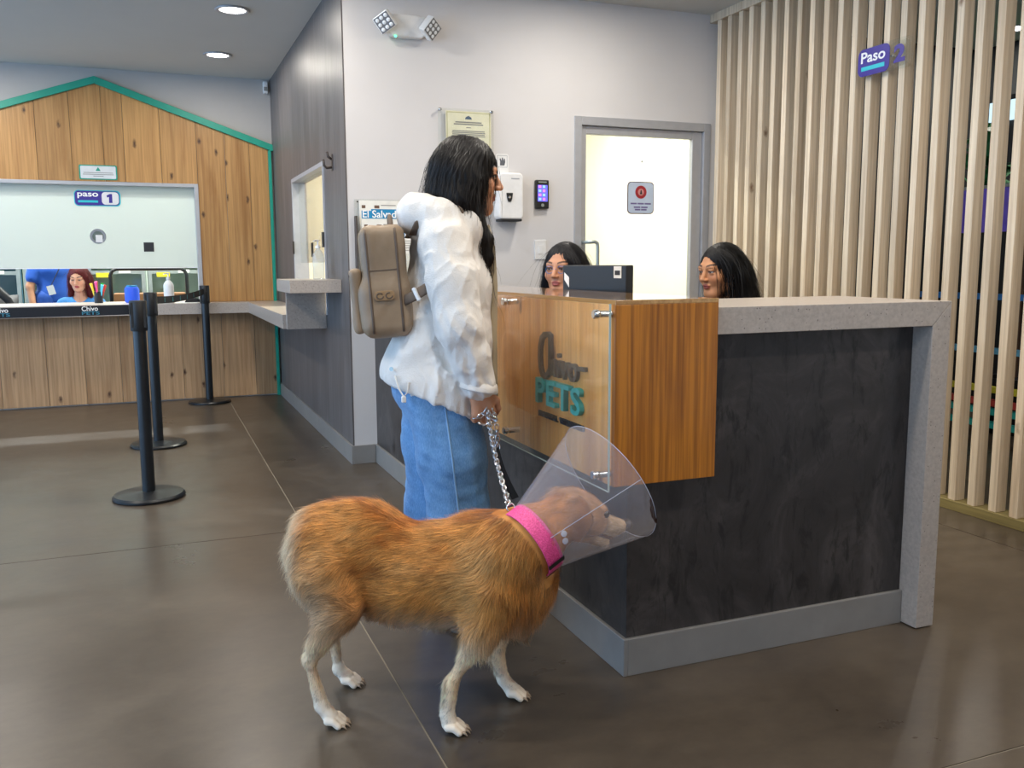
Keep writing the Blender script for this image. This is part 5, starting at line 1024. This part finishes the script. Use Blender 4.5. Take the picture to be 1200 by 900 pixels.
# ---- the woman at the counter
WS = 1.03; wf = Frame((0.88*WS, 2.72*WS, 1.22*(1-WS)), -12, WS); WZ = 0.0366*1.0/WS
pw = thing('person', 'woman in a white jacket and blue jeans holding the chain leash at the counter', 'person', (0.906, 2.80, 0))
SK, LIP = '#c58f6e', '#a85f55'
hfw = head_frame((0.058, 0.0, 1.487), -2, -6)
b = SDF(); b.chain([(-0.03, 0, 0.95), (-0.02, 0, 1.1), (-0.02, 0, 1.26)], [0.09, 0.09, 0.09], 0.03, sq=((0, 1, 0), 1.3)); b.chain([(-0.02, 0, 1.25), (0.03, 0, 1.36)], [0.07, 0.052], 0.03)
b.chain([(-0.03, -0.14, 1.28), (0.005, -0.225, 1.04), (0.055, -0.214, 0.875)], [0.045, 0.038, 0.026], 0.02); b.chain([(-0.03, 0.14, 1.28), (0.0, 0.225, 1.04), (0.05, 0.21, 0.87)], [0.045, 0.038, 0.026], 0.02)
for q, xh, xk, xa in ((-1, -0.03, 0.005, 0.06), (1, -0.04, -0.05, 0.0)): b.chain([(xh, q*0.085, 0.86), (xk, q*0.09, 0.48), (xa, q*0.08, 0.13), (xa+0.03, q*0.08, 0.09)], [0.085, 0.058, 0.04, 0.035], 0.03)
h2 = SDF(); h2.cap((0.052, -0.214, 0.89), (0.060, -0.214, 0.855), 0.026, 0.025, 0.02); hand(h2, (0.061, -0.214, 0.850), (0.16, 0.02, -1), (-0.12, 1, -0.05), (1, 0.12, 0.1), 62, 0.98, 0.8)
h3 = SDF(); hand(h3, (0.052, 0.21, 0.855), (0.16, 0.0, -1), (0, -1, 0), (1, 0, 0), 25, 0.95)
V, F, C = join([head_piece(wf, hfw, SK, LIP), skin_piece(wf, b, 0.009, SK), skin_piece(wf, h2, 0.003, SK), skin_piece(wf, h3, 0.004, SK)])
np_mesh('body', V, F, 'skin', pw, C); eyes(wf, hfw, pw)
# jacket
j = SDF(); Yd = (0, 1, 0)
j.chain([(-0.012, 0, 1.255), (0.0, 0, 1.15), (-0.005, 0, 1.0), (-0.012, 0, 0.86), (0.0, 0, 0.74)], [0.112, 0.126, 0.128, 0.134, 0.138], 0.03, sq=(Yd, 1.32))
j.cap((-0.02, -0.12, 1.285), (-0.02, 0.12, 1.285), 0.062, None, 0.05); j.cap((-0.075, 0, 1.02), (-0.135, 0, 0.88), 0.085, 0.088, 0.04, sq=(Yd, 1.7)).ell((-0.03, 0, 0.82), (0.155, 0.212, 0.16), 0.05)
for q in (-1, 1): j.chain([(0.09, q*0.045, 1.295), (0.04, q*0.098, 1.33), (-0.04, q*0.112, 1.352), (-0.09, q*0.066, 1.368), (-0.10, 0, 1.372)], [0.030, 0.040, 0.050, 0.056, 0.058], 0.03)
j.ell((0.02, 0, 1.325), (0.098, 0.105, 0.055), 0.03); j.ell((0.04, 0, 1.41), (0.066, 0.062, 0.07), 0.01, 's')
for q in (-1, 1):
    j.chain([(-0.03, q*0.155, 1.272), (-0.014, q*0.205, 1.16), (0.004, q*0.232, 1.04), (0.034, q*0.226, 0.94), (0.058, q*0.216, 0.868)], [0.074, 0.070, 0.066, 0.056, 0.047], 0.03)
    j.chain([(0.046, q*0.22, 0.905), (0.060, q*0.216, 0.862)], [0.054, 0.050], 0.006)
for zz, yo, l in ():      # sleeve creases
    for q in (-1, 1): j.cap((0.0-0.045, q*(0.232+yo), zz+0.02), (0.05, q*(0.23+yo*0.8), zz-0.018), 0.008, 0.006, 0.012)
hr = np.array([[0.93, 0, 0.37], [0, 1, 0], [-0.37, 0, 0.93]]); j.box(np.array([0.0, 0, 0.775])+hr@np.array([0, 0, -0.2]), (0.6, 0.4, 0.2), 0.002, 0.004, 's', hr)
j.cap((-0.20, -0.13, 0.80), (-0.155, -0.20, 0.915), 0.012, 0.014, 0.008, 's')
def jd(P):
    x, y, z = P.T; a = np.abs(vnoise(P*np.array([1, 1, 0.5]), 6, 31)); b_ = np.abs(vnoise(P*np.array([1.3, 1, 0.9])+0.02*vnoise(P, 6, 35)[:, None], 10, 32)); ar = sstep(np.abs(y), 0.16, 0.21)
    return 0.011*np.minimum(a, 0.5)-0.004+0.008*np.minimum(b_, 0.4)*(0.6+0.8*ar)-0.003+0.003*np.sin((z*0.9+x*1.7)*60+4*vnoise(P, 6, 33))*ar*sstep(z, 1.15, 0.98)
MAT['jacket'] = fabric('white_jacket_cotton', '#dcd7d0', 0.8, 260, 0.2, 0.05, 1.6)
jo = cloth(wf, 'jacket', j, 0.0052, 'jacket', pw, jd, 1)
khaki = fabric('khaki_lining', '#a8987c', 0.85)
obj('placket', MB().tube([wf.w(p) for p in ((0.108, -0.045, 1.335), (0.124, -0.05, 1.27), (0.131, -0.052, 1.15), (0.128, -0.052, 1.0), (0.128, -0.055, 0.86), (0.13, -0.055, 0.79))], 0.011, 10, flat=(0.45, 1.2)), khaki, jo, smooth=True)
obj('hem_band', MB().tube([wf.w(p) for p in ((-0.135, -0.150, 0.842), (-0.09, -0.172, 0.823), (-0.02, -0.184, 0.794), (0.05, -0.174, 0.766), (0.105, -0.13, 0.742))], 0.016, 8, flat=(0.35, 1.25)), 'jacket', jo, smooth=True)
obj('cuff', MB().tube([wf.w(np.array([0.0595, -0.2165, 0.858])+np.array([0.052*math.cos(q), 0.052*math.sin(q), -0.01*math.cos(q)])) for q in np.linspace(0, 2*math.pi, 28, endpoint=False)], 0.0085, 8, closed=True, flat=(0.5, 1.8)), 'jacket', jo, smooth=True)
cd_ = [wf.w(p) for p in ((-0.185, -0.135, 0.885), (-0.176, -0.158, 0.85), (-0.162, -0.168, 0.825), (-0.150, -0.168, 0.838), (-0.146, -0.165, 0.868))]
obj('toggle_cord', MB().tube(cd_, 0.0028, 8), 'jacket', jo, smooth=True); obj('toggle', MB().obox(cd_[2]+np.array([0, 0, -0.008]), (1, 0, 0), (0, 1, 0), (0, 0, 1), (0.007, 0.006, 0.010)), 'white', jo, bevel=0.003)
obj('eyelet', MB().lathe([(0.004, 0), (0.007, 0.001), (0.007, 0.003)], wf.w((-0.194, -0.128, 0.905)), 12, wf.M@np.array([-0.5, -0.85, 0])), 'steel', jo)
# jeans
g = SDF(); g.ell((-0.062, 0, 0.84), (0.128, 0.165, 0.13), 0.04).ell((0.03, 0, 0.84), (0.09, 0.15, 0.12), 0.04)
g.chain([(-0.045, -0.078, 0.82), (-0.012, -0.092, 0.62), (0.012, -0.096, 0.42), (0.05, -0.085, 0.2), (0.075, -0.075, 0.05)], [0.108, 0.104, 0.096, 0.096, 0.100], 0.03)
g.chain([(-0.045, 0.078, 0.82), (-0.045, 0.094, 0.62), (-0.052, 0.10, 0.42), (-0.02, 0.10, 0.2), (0.01, 0.10, 0.05)], [0.108, 0.104, 0.097, 0.094, 0.096], 0.03)
g.box((0, 0, -0.08), (0.5, 0.5, 0.155), 0.002, 0.004, 's')
def gd(P): x, y, z = P.T; return 0.005*vnoise(P*np.array([1.3, 1.3, 0.4]), 6, 41)+0.003*vnoise(P*np.array([1, 1, 1.5]), 13, 42)
t = NT('blue_denim'); f = t.noise(t.coord((1, 1, 0.35)), 7, 5, 0.6); f2 = t.noise(t.coord((1, 1, 0.25)), 420, 2); c = t.ramp(f, [(0.3, '#3f6fa0'), (0.55, '#5f92c2'), (0.75, '#86b0d8')]); c = t.mix(0.35, c, t.ramp(f2, [(0.3, '#3b6492'), (0.7, '#8db4da')])); t.set(Base_Color=c, Roughness=0.85, Sheen_Weight=0.1); t.bump(f2, 0.15, 0.001); MAT['denim'] = t.m
go = cloth(wf, 'jeans', g, 0.0075, 'denim', pw, gd, 2)
g2 = SDF(); ps = []
for q in np.linspace(0, 1, 26):
    z = 0.84-0.73*q; p = np.array([[-0.045+0.08*q, -0.35, z]])
    for _ in range(60): dd_, nn_ = g.sample(p); p = p+np.array([[0, 1, 0]])*dd_[0]*0.7
    ps.append(wf.w(p[0]+np.array([0, -0.0005, 0])))
obj('side_seam', MB().tube(ps, 0.0032, 6), fabric('denim_seam', '#7fa6cb', 0.85), go, smooth=True)
beige = fabric('shoe_canvas', '#cdbfa6', 0.7)
for xa, ya in ((0.075, -0.075), (0.01, 0.10)):
    sh_ = SDF(); sh_.chain([(xa-0.06, ya, WZ+0.06), (xa+0.04, ya, WZ+0.055), (xa+0.135, ya, WZ+0.038)], [0.038, 0.040, 0.030], 0.03).cap((xa-0.055, ya, WZ+0.05), (xa-0.05, ya, WZ+0.11), 0.036, 0.042, 0.03); sh_.box((xa+0.05, ya, WZ-0.05), (0.3, 0.2, 0.066), 0.002, 0.003, 's')
    so_ = cloth(wf, 'shoe', sh_, 0.006, beige, pw); sl_ = SDF(); sl_.chain([(xa-0.058, ya, WZ+0.011), (xa+0.04, ya, WZ+0.011), (xa+0.138, ya, WZ+0.011)], [0.040, 0.041, 0.033], 0.02, sq=((0, 0, 1), 0.27)); sl_.grid(0.005); V, F = sl_.mesh(); np_mesh('sole', wf.w(V), F, 'rubber', so_)
# hair
hs_ = SDF(); hs_.ell((0, -0.014, 0.030), (0.086, 0.102, 0.094), 0.02).ell((0, 0.125, -0.055), (0.062, 0.066, 0.085), 0.015, 's')
hs_.chain([(0, -0.035, 0.0), (0, -0.046, -0.06), (0, -0.045, -0.10)], [0.074, 0.066, 0.042], 0.03, sq=((1, 0, 0), 1.2))
for q in (-1, 1): hs_.chain([(q*0.062, 0.020, 0.045), (q*0.074, 0.014, -0.02), (q*0.076, 0.008, -0.09), (q*0.076, 0.030, -0.14), (q*0.072, 0.066, -0.19), (q*0.064, 0.084, -0.245), (q*0.060, 0.090, -0.275)], [0.034, 0.034, 0.032, 0.027, 0.021, 0.012, 0.004], 0.022); hs_.chain([(q*0.066, -0.02, 0.0), (q*0.072, -0.025, -0.08), (q*0.066, -0.015, -0.13)], [0.042, 0.042, 0.022], 0.025)
hair(wf, hfw, hs_, pw, '#14100f', 5200, 0.19, 0.0, 0.0022, 0.2, 61, groove=0.0022, backflow=0.25)
# ---- backpack
bk = thing('backpack', 'taupe leather backpack worn by the woman at the counter', 'backpack', tuple(wf.w((-0.24, 0, 1.0))))
t = NT('taupe_leather'); f = t.noise(t.coord(), 5, 5); f2 = t.noise(t.coord(), 160, 3); t.set(Base_Color=t.ramp(f, [(0.3, '#7d6a54'), (0.55, '#978066'), (0.75, '#ae957a')]), Roughness=0.5); t.bump(f2, 0.2, 0.001); MAT['taupe'] = t.m
MAT['taupe_dark'] = plain('taupe_piping', '#5d4c3d', 0.5); MAT['strap'] = plain('strap_webbing', '#6b5a4b', 0.7)
def rotY(a): a = math.radians(a); return np.array([[math.cos(a), 0, math.sin(a)], [0, 1, 0], [-math.sin(a), 0, math.cos(a)]])
BR = rotY(-4); bc = np.array([-0.202, 0.0, 1.172])
def bw(x, y, z): return bc+BR@np.array([x, y, z], float)
k_ = SDF(); k_.box(bw(-0.004, 0, 0.0), (0.066, 0.138, 0.162), 0.030, 0.02, rot=BR).box(bw(-0.012, 0, -0.085), (0.074, 0.146, 0.082), 0.034, 0.03, rot=BR)
cloth(wf, 'pack_body', k_, 0.006, 'taupe', bk, lambda P: 0.0016*vnoise(P, 8, 71)+0.006*np.minimum(np.abs(vnoise(P*np.array([1, 1, 0.6]), 9, 72)), 0.35)-0.002, 1)
k2 = SDF(); k2.box(bw(-0.092, 0, -0.060), (0.018, 0.110, 0.098), 0.014, 0.01, rot=BR); pk = cloth(wf, 'front_pocket', k2, 0.006, 'taupe', bk, lambda P: 0.002*vnoise(P, 11, 73))
obj('pocket_zip', MB().tube([wf.w(bw(-0.108, y_, 0.03-0.012*(abs(y_)/0.1)**3)) for y_ in np.linspace(-0.1, 0.1, 14)], 0.004, 6), 'taupe_dark', pk, smooth=True)
def side_line(xo, s_, zs):
    P = []
    for z_ in zs:
        p = np.array([bw(xo, s_*0.3, z_)])
        for _ in range(60): dd_, nn_ = k_.sample(p); p = p+np.array([[0, -s_, 0]])*dd_[0]*0.7
        P.append(wf.w(p[0]))
    return P
for s_ in (-1, 1):
    for xo in (-0.052, 0.036): obj('piping', MB().tube(side_line(xo, s_, np.linspace(0.15, -0.155, 24)), 0.0042, 8), 'taupe_dark', bk, smooth=True)
    obj('side_seam', MB().tube([side_line(x_, s_, [0.03])[0] for x_ in np.linspace(-0.05, 0.034, 8)], 0.0022, 6), 'taupe_dark', bk)
pt = SDF(); pc = side_line(-0.012, -1, [-0.045])[0]
obj('brand_patch', MB().prism([pc+wf.M@(BR@np.array([x, -0.003, z])) for x, z in rrect(0.062, 0.03, 0.013)], wf.M@np.array([0, -0.004, 0])), MAT.setdefault('patch', plain('patch_tan', '#9a7b57', 0.45)), bk, bevel=0.0015)
for q in (-0.014, 0.014): obj('patch_emblem', MB().tube([pc+wf.M@(BR@np.array([q+0.010*math.cos(a), -0.008, 0.0085*math.sin(a)])) for a in np.linspace(0.6 if q < 0 else 0.6+math.pi*0.2, 0.6+1.75*math.pi, 14)], 0.002, 6), 'taupe_dark', bk)
obj('top_handle', MB().tube([wf.w(bw(0.03, y_, 0.155+0.035*math.cos(y_/0.05*1.57))) for y_ in np.linspace(-0.05, 0.05, 12)], 0.008, 8), 'strap', bk, smooth=True)
def on_jacket(pts, off=0.004):
    P = np.array(pts, float)
    for _ in range(25): dd_, nn_ = j.sample(P); P = P-nn_*(dd_-off)[:, None]*0.7
    return [wf.w(p) for p in P]
for s_ in (-1, 1):
    a = on_jacket([(-0.125, s_*0.09, 1.30), (-0.08, s_*0.10, 1.35), (-0.02, s_*0.105, 1.36), (0.0, s_*0.115, 1.35)], 0.003)
    obj('shoulder_strap', MB().tube(a, 0.014, 10, flat=(1.0, 0.28)), 'strap', bk, smooth=True)
    lo_ = [wf.w(bw(0.02, s_*0.12, -0.075)), wf.w((-0.125, s_*0.165, 1.125)), wf.w((-0.085, s_*0.19, 1.15)), wf.w((-0.05, s_*0.185, 1.165))]
    obj('lower_strap', MB().tube(lo_, 0.017, 10, flat=(0.3, 1.0)), 'strap', bk, smooth=True)
    obj('buckle', MB().obox(wf.w((-0.118, s_*0.176, 1.13)), wf.M@np.array([0.75, s_*0.45, 0.45]), wf.M@np.array([-0.5, s_*0.86, 0.0]), wf.M@np.array([-0.4, -s_*0.2, 0.9]), (0.006, 0.006, 0.021)), 'white', bk, bevel=0.002)
# ---- chain leash with its black strap
lw = thing('chain_leash', 'silver chain dog leash with a black strap held in the hand of the woman', 'leash', tuple(ringc))
lb = MB(); pts = []
for i in range(20):
    a = 2*math.pi*i/20; pts.append((0.0062*math.cos(a), 0, 0.0062*math.sin(a)+(0.0055 if math.sin(a) > 0 else -0.0055)))
lm = lb.tube(pts, 0.0019, 6, closed=True).mesh('link'); lm.materials.append(MAT['chrome']); lm.polygons.foreach_set('use_smooth', [True]*len(lm.polygons))
def chain(P0, P1, sag, n=None, side=(0, 0, 0)):
    P0, P1 = np.array(P0), np.array(P1); Ld = np.linalg.norm(P1-P0); n = n or int(Ld/0.0165); pp = [P0+(P1-P0)*q+np.array([0, 0, -sag*4*q*(1-q)])+np.array(side)*math.sin(q*math.pi) for q in np.linspace(0, 1, n+1)]
    for i in range(n):
        d = pp[i+1]-pp[i]; d /= np.linalg.norm(d); u = np.cross(d, FW); u /= np.linalg.norm(u); v = np.cross(d, u); a = (0.35 if i % 2 else 1.75)+0.2*math.sin(i*2.1); u2 = u*math.cos(a)+v*math.sin(a); v2 = np.cross(d, u2)
        o = bpy.data.objects.new('link', lm); COL.objects.link(o); o.parent = lw; o.matrix_parent_inverse = parent_world(lw).inverted(); c = (pp[i]+pp[i+1])/2
        o.matrix_basis = Matrix(((u2[0], -v2[0], d[0], c[0]), (u2[1], -v2[1], d[1], c[1]), (u2[2], -v2[2], d[2], c[2]), (0, 0, 0, 1)))
grip = wf.w((0.078, -0.200, 0.775)); gk = (grip-CAMP)@FW
hb = atk(571, 482, gk-0.035)
chain(hb, ringc+rd*0.010+an*0.0, 0.0, side=RT*-0.006)
mid = atk(583, 524, gk-0.01); chain(atk(577, 478, gk-0.035), mid, 0.0, side=RT*0.006)
for a_, b_, sg in (((556, 490), (571, 476), 0.012), ((571, 478), (582, 492), 0.01), ((560, 494), (578, 496), 0.012), ((564, 484), (582, 486), 0.01)): chain(atk(*a_, gk-0.034), atk(*b_, gk-0.038), sg)
sp0, sp1 = mid, atk(604, 584, gk-0.0)
V = []; F = []
for i in range(13):
    q = i/12; p = sp0+(sp1-sp0)*q+RT*0.010*math.sin(q*math.pi)*-1; w_ = 0.007+0.012*math.sin(min(q*1.25, 1)*math.pi*0.5); side_ = RT*0.93+UP*0.36
    for sx, sz in ((-1, -1), (1, -1), (1, 1), (-1, 1)): V.append(p+side_*w_*sx*0.62+FW*0.003*sz)
for i in range(12):
    for q in range(4): F.append((i*4+q, i*4+(q+1) % 4, (i+1)*4+(q+1) % 4, (i+1)*4+q))
F += [(0, 1, 2, 3), (48, 49, 50, 51)]
obj('strap_handle', MB().add(V, F), plain('black_nylon', '#0e0e10', 0.8), lw, bevel=0.001)
obj('strap_ring', MB().tube([sp0+(RT*math.cos(q)*0.7+UP*math.sin(q))*0.011 for q in np.linspace(0, 2*math.pi, 18, endpoint=False)], 0.0018, 6, closed=True), 'chrome', lw, smooth=True)

# ---- seated and standing staff
def staff(label, O, yaw, hc, hyaw, hpitch, skin, lip, top, hairf, seated=True, chair=None, pants='#23262d', sc=1.0, hroll=0, look=(0, 0), arms='desk', bare=True, haircol='#100d0d', hairlen=0.3, hseed=81, n=3000, part=0.0, curl=0.04, backflow=0.3):
    fr = Frame(O, yaw); p = thing('person', label, 'person', tuple(O)); hz = hc[2]; sz = hz-0.215*sc; hf = head_frame(hc, hyaw, hpitch, hroll); pz = 0.52 if seated else 0.92
    b = SDF(); b.chain([(-0.02, 0, sz+0.02), (0.0, 0, hz-0.13)], [0.06, 0.052], 0.03); b.chain([(-0.03, 0, pz), (-0.02, 0, sz-0.05)], [0.10, 0.10], 0.03, sq=(Yd, 1.3))
    hands = []
    for q in (-1, 1):
        if arms == 'desk': el, wr, dv = (0.07, q*0.20, sz-0.24), (0.27, q*0.13, 0.80), (1, -q*0.3, -0.05)
        else: el, wr, dv = (-0.02, q*0.225, sz-0.27), (0.03, q*0.22, sz-0.50), (0.1, 0, -1)
        b.chain([(-0.02, q*0.15, sz-0.02), el, wr], [0.046, 0.038, 0.026], 0.02); h = SDF(); hand(h, wr, dv, (0, 0, -1) if arms == 'desk' else (0, -q, 0), (0, -q, 0) if arms == 'desk' else (1, 0, 0), 22, 0.95); hands.append(h)
        if seated: b.chain([(-0.02, q*0.09, 0.52), (0.38, q*0.10, 0.50), (0.36, q*0.10, 0.09), (0.46, q*0.10, 0.04)], [0.075, 0.06, 0.04, 0.03], 0.03)
        else: b.chain([(-0.03, q*0.09, 0.9), (0, q*0.09, 0.48), (-0.02, q*0.09, 0.09), (0.08, q*0.09, 0.035)], [0.08, 0.06, 0.04, 0.03], 0.03)
    V, F, C = join([head_piece(fr, hf, skin, lip, sc), skin_piece(fr, b, 0.010, skin)]+[skin_piece(fr, h, 0.0045, skin) for h in hands]); np_mesh('body', V, F, 'skin', p, C); eyes(fr, hf, p, sc, look)
    t = SDF(); t.chain([(-0.03, 0, pz-0.02), (-0.03, 0, pz+0.2), (-0.02, 0, sz-0.1), (-0.02, 0, sz-0.045)], [0.125, 0.118, 0.122, 0.10], 0.03, sq=(Yd, 1.33)); t.cap((-0.02, -0.125, sz-0.02), (-0.02, 0.125, sz-0.02), 0.055, None, 0.04); t.ell((0.02, 0, sz+0.06), (0.06, 0.062, 0.085), 0.01, 's')
    for q in (-1, 1):
        el = np.array((0.07, q*0.20, sz-0.24) if arms == 'desk' else (-0.02, q*0.225, sz-0.27)); a0 = np.array((-0.02, q*0.155, sz-0.03)); t.chain([a0, a0+(el-a0)*(0.62 if bare else 1.0)], [0.062, 0.062], 0.03)
    to = cloth(fr, 'top', t, 0.009, top, p, lambda P: 0.004*vnoise(P, 7, hseed), 1)
    tr = SDF()
    for q in (-1, 1):
        if seated: tr.chain([(-0.04, q*0.08, 0.50), (0.37, q*0.10, 0.50), (0.36, q*0.10, 0.12)], [0.11, 0.082, 0.062], 0.03)
        else: tr.chain([(-0.03, q*0.08, 0.90), (0, q*0.09, 0.48), (-0.02, q*0.09, 0.10)], [0.115, 0.085, 0.07], 0.03)
    cloth(fr, 'trousers', tr, 0.012, fabric('trousers_'+pants[1:], pants), p)
    for q in (-1, 1):
        s2 = SDF(); x0 = 0.36 if seated else -0.02; s2.chain([(x0-0.02, q*0.10, 0.055), (x0+0.13, q*0.10, 0.04)], [0.04, 0.032], 0.02); s2.box((x0, q*0.1, -0.05), (0.3, 0.2, 0.052), 0.002, 0.003, 's'); cloth(fr, 'shoe', s2, 0.009, 'rubber', p)
    hd_ = SDF(); hairf(hd_); hair(fr, hf, hd_, p, haircol, n, hairlen, part, 0.0018, curl, hseed, sc, backflow=backflow)
    if seated:
        c_ = thing('office_chair', chair, 'chair', tuple(fr.w((-0.05, 0, 0))))
        S = SDF(); S.box((0.03, 0, 0.372), (0.24, 0.24, 0.035), 0.03, 0.01); cloth(fr, 'seat', S, 0.012, 'black', c_); S = SDF(); S.box((-0.205, 0, 0.62), (0.025, 0.20, 0.18), 0.024, 0.01); cloth(fr, 'backrest', S, 0.012, 'black', c_)
        obj('pedestal', MB().cyl(fr.w((0.03, 0, 0.07)), fr.w((0.03, 0, 0.34)), 0.028), 'steel', c_, smooth='auto'); sbm = MB()
        for q in range(5): a = q*1.2566; sbm.tube([fr.w((0.03, 0, 0.075)), fr.w((0.03+0.27*math.cos(a), 0.27*math.sin(a), 0.035))], [0.028, 0.018], 8).lathe([(0.0, -0.03), (0.03, -0.012), (0.03, 0.012), (0.0, 0.03)], fr.w((0.03+0.27*math.cos(a), 0.27*math.sin(a), 0.032)), 12, (1, 0, 0), cap=False)
        obj('star_base', sbm, 'black', c_)
    return p, fr, hf
def long_hair(open_w=0.058, tuck=False, z=-0.26):
    def f(s):
        s.ell((0, -0.020, 0.030), (0.083, 0.100, 0.090), 0.02)
        s.ell((0, 0.118, -0.006), (open_w+0.006, 0.080, 0.086), 0.012, 's'); s.ell((0, 0.10, -0.06), (open_w+0.012, 0.075, 0.07), 0.012, 's')
        for q in (-1, 1):
            if tuck: s.chain([(q*0.066, -0.015, 0.03), (q*0.070, -0.052, -0.05), (q*0.074, -0.07, -0.14), (q*0.08, -0.07, z)], [0.024, 0.034, 0.036, 0.024], 0.02)
            else: s.chain([(q*0.068, 0.02, 0.02), (q*0.076, 0.01, -0.06), (q*0.082, 0.01, -0.15), (q*0.08, 0.02, z)], [0.022, 0.024, 0.026, 0.014], 0.02)
        s.chain([(0, -0.075, -0.02), (0, -0.10, -0.12), (0, -0.105, z)], [0.07, 0.058, 0.04], 0.03, sq=((1, 0, 0), 1.35))
    return f
dark = fabric('dark_uniform', '#23252c', 0.8)
A1 = math.degrees(math.atan2(-0.5, -0.86)); r1 = at(664, 314, 3.95)
p1, f1, h1 = staff('receptionist with dark hair and glasses, half hidden by the monitor', (r1[0], r1[1], 0), A1, (0.02, 0, r1[2]-0.005), 8, -4, '#c98f6d', '#b5655c', dark, long_hair(0.054, False), True, 'black office chair behind the monitor, under the receptionist with glasses', haircol='#121014', look=(0.1, 0), sc=1.08, hseed=83, backflow=0.1)
c, M = h1
for q in (-1, 1): obj('glasses_lens', MB().tube([f1.w(c+M@np.array([q*0.031+0.021*math.cos(a), 0.102-0.012*(abs(math.cos(a)*q*1+0)) , 0.004+0.017*math.sin(a)])) for a in np.linspace(0, 2*math.pi, 20, endpoint=False)], 0.0014, 6, closed=True), MAT.setdefault('specs', plain('glasses_blue_reflection', '#2b6fb0', 0.3)), p1, smooth=True)  # blue reflection on the glasses put into the frame colour
obj('glasses_bridge', MB().tube([f1.w(c+M@np.array([x, 0.104, 0.008])) for x in (-0.01, 0, 0.01)], 0.0014, 6), MAT['specs'], p1)
for q in (-1, 1): obj('glasses_arm', MB().tube([f1.w(c+M@np.array([q*0.052, 0.09, 0.006])), f1.w(c+M@np.array([q*0.076, 0.03, 0.006])), f1.w(c+M@np.array([q*0.077, -0.01, 0.004]))], 0.0016, 6), MAT['specs'], p1)
r2 = at(848, 317, 3.5)
p2, f2, h2_ = staff('receptionist with long black hair and a pearl earring behind the quartz worktop', (r2[0], r2[1], 0), 186, (0.02, 0, r2[2]), 2, -9, '#c4895f', '#9c5247', dark, long_hair(0.060, True, -0.24), True, 'black office chair behind the quartz worktop, under the receptionist with long black hair', haircol='#0f0d0d', look=(0.15, -0.25), sc=1.05, hseed=87, backflow=0.25, n=3600)
c, M = h2_
for q in (-1, 1): obj('earring', MB().lathe([(0.0, -0.004), (0.003, -0.003), (0.004, 0), (0.003, 0.003), (0.0, 0.004)], f2.w(c+M@np.array([q*0.081, 0.0, -0.036])), 10, cap=False), plain('pearl', '#e9dfcf', 0.2), p2, smooth=True)
scrub = fabric('blue_scrubs', '#1d58b8', 0.75); scrub2 = fabric('patterned_scrubs', '#2f7fc0', 0.75, var=0.35)
r3 = at(93, 326, 9.35)
p3, f3, h3_ = staff('red-haired woman in blue scrubs looking down behind the window slot', (r3[0], r3[1], 0), -96, (0.03, 0, r3[2]), -8, -16, '#d9a184', '#a9474a', scrub2, long_hair(0.058, False, -0.3), True, 'black office chair under the red-haired woman', haircol='#5a1418', look=(0, -0.4), hseed=91, n=1500)
r4 = at(66, 345, 9.95)
p4, f4, h4_ = staff('staff member in plain blue scrubs standing behind the window slot', (r4[0], r4[1], 0), -70, (0.02, 0, 1.50), 10, -10, '#c58f6c', '#a5605a', scrub, long_hair(0.058, True, -0.12), False, arms='down', haircol='#151011', hseed=95, n=800, pants='#1d4fa5')
bd = at(60, 340, 9.78); obj('id_badge', MB().obox((bd[0], bd[1], bd[2]), (0.95, -0.2, 0.25), (0.2, 0.97, 0), (-0.25, 0, 0.97), (0.032, 0.002, 0.045)), 'paper', p4); obj('lanyard', MB().tube([f4.w((0.11, 0.05, 1.26)), (bd[0], bd[1], bd[2]+0.04)], 0.004, 6), 'tape', p4)
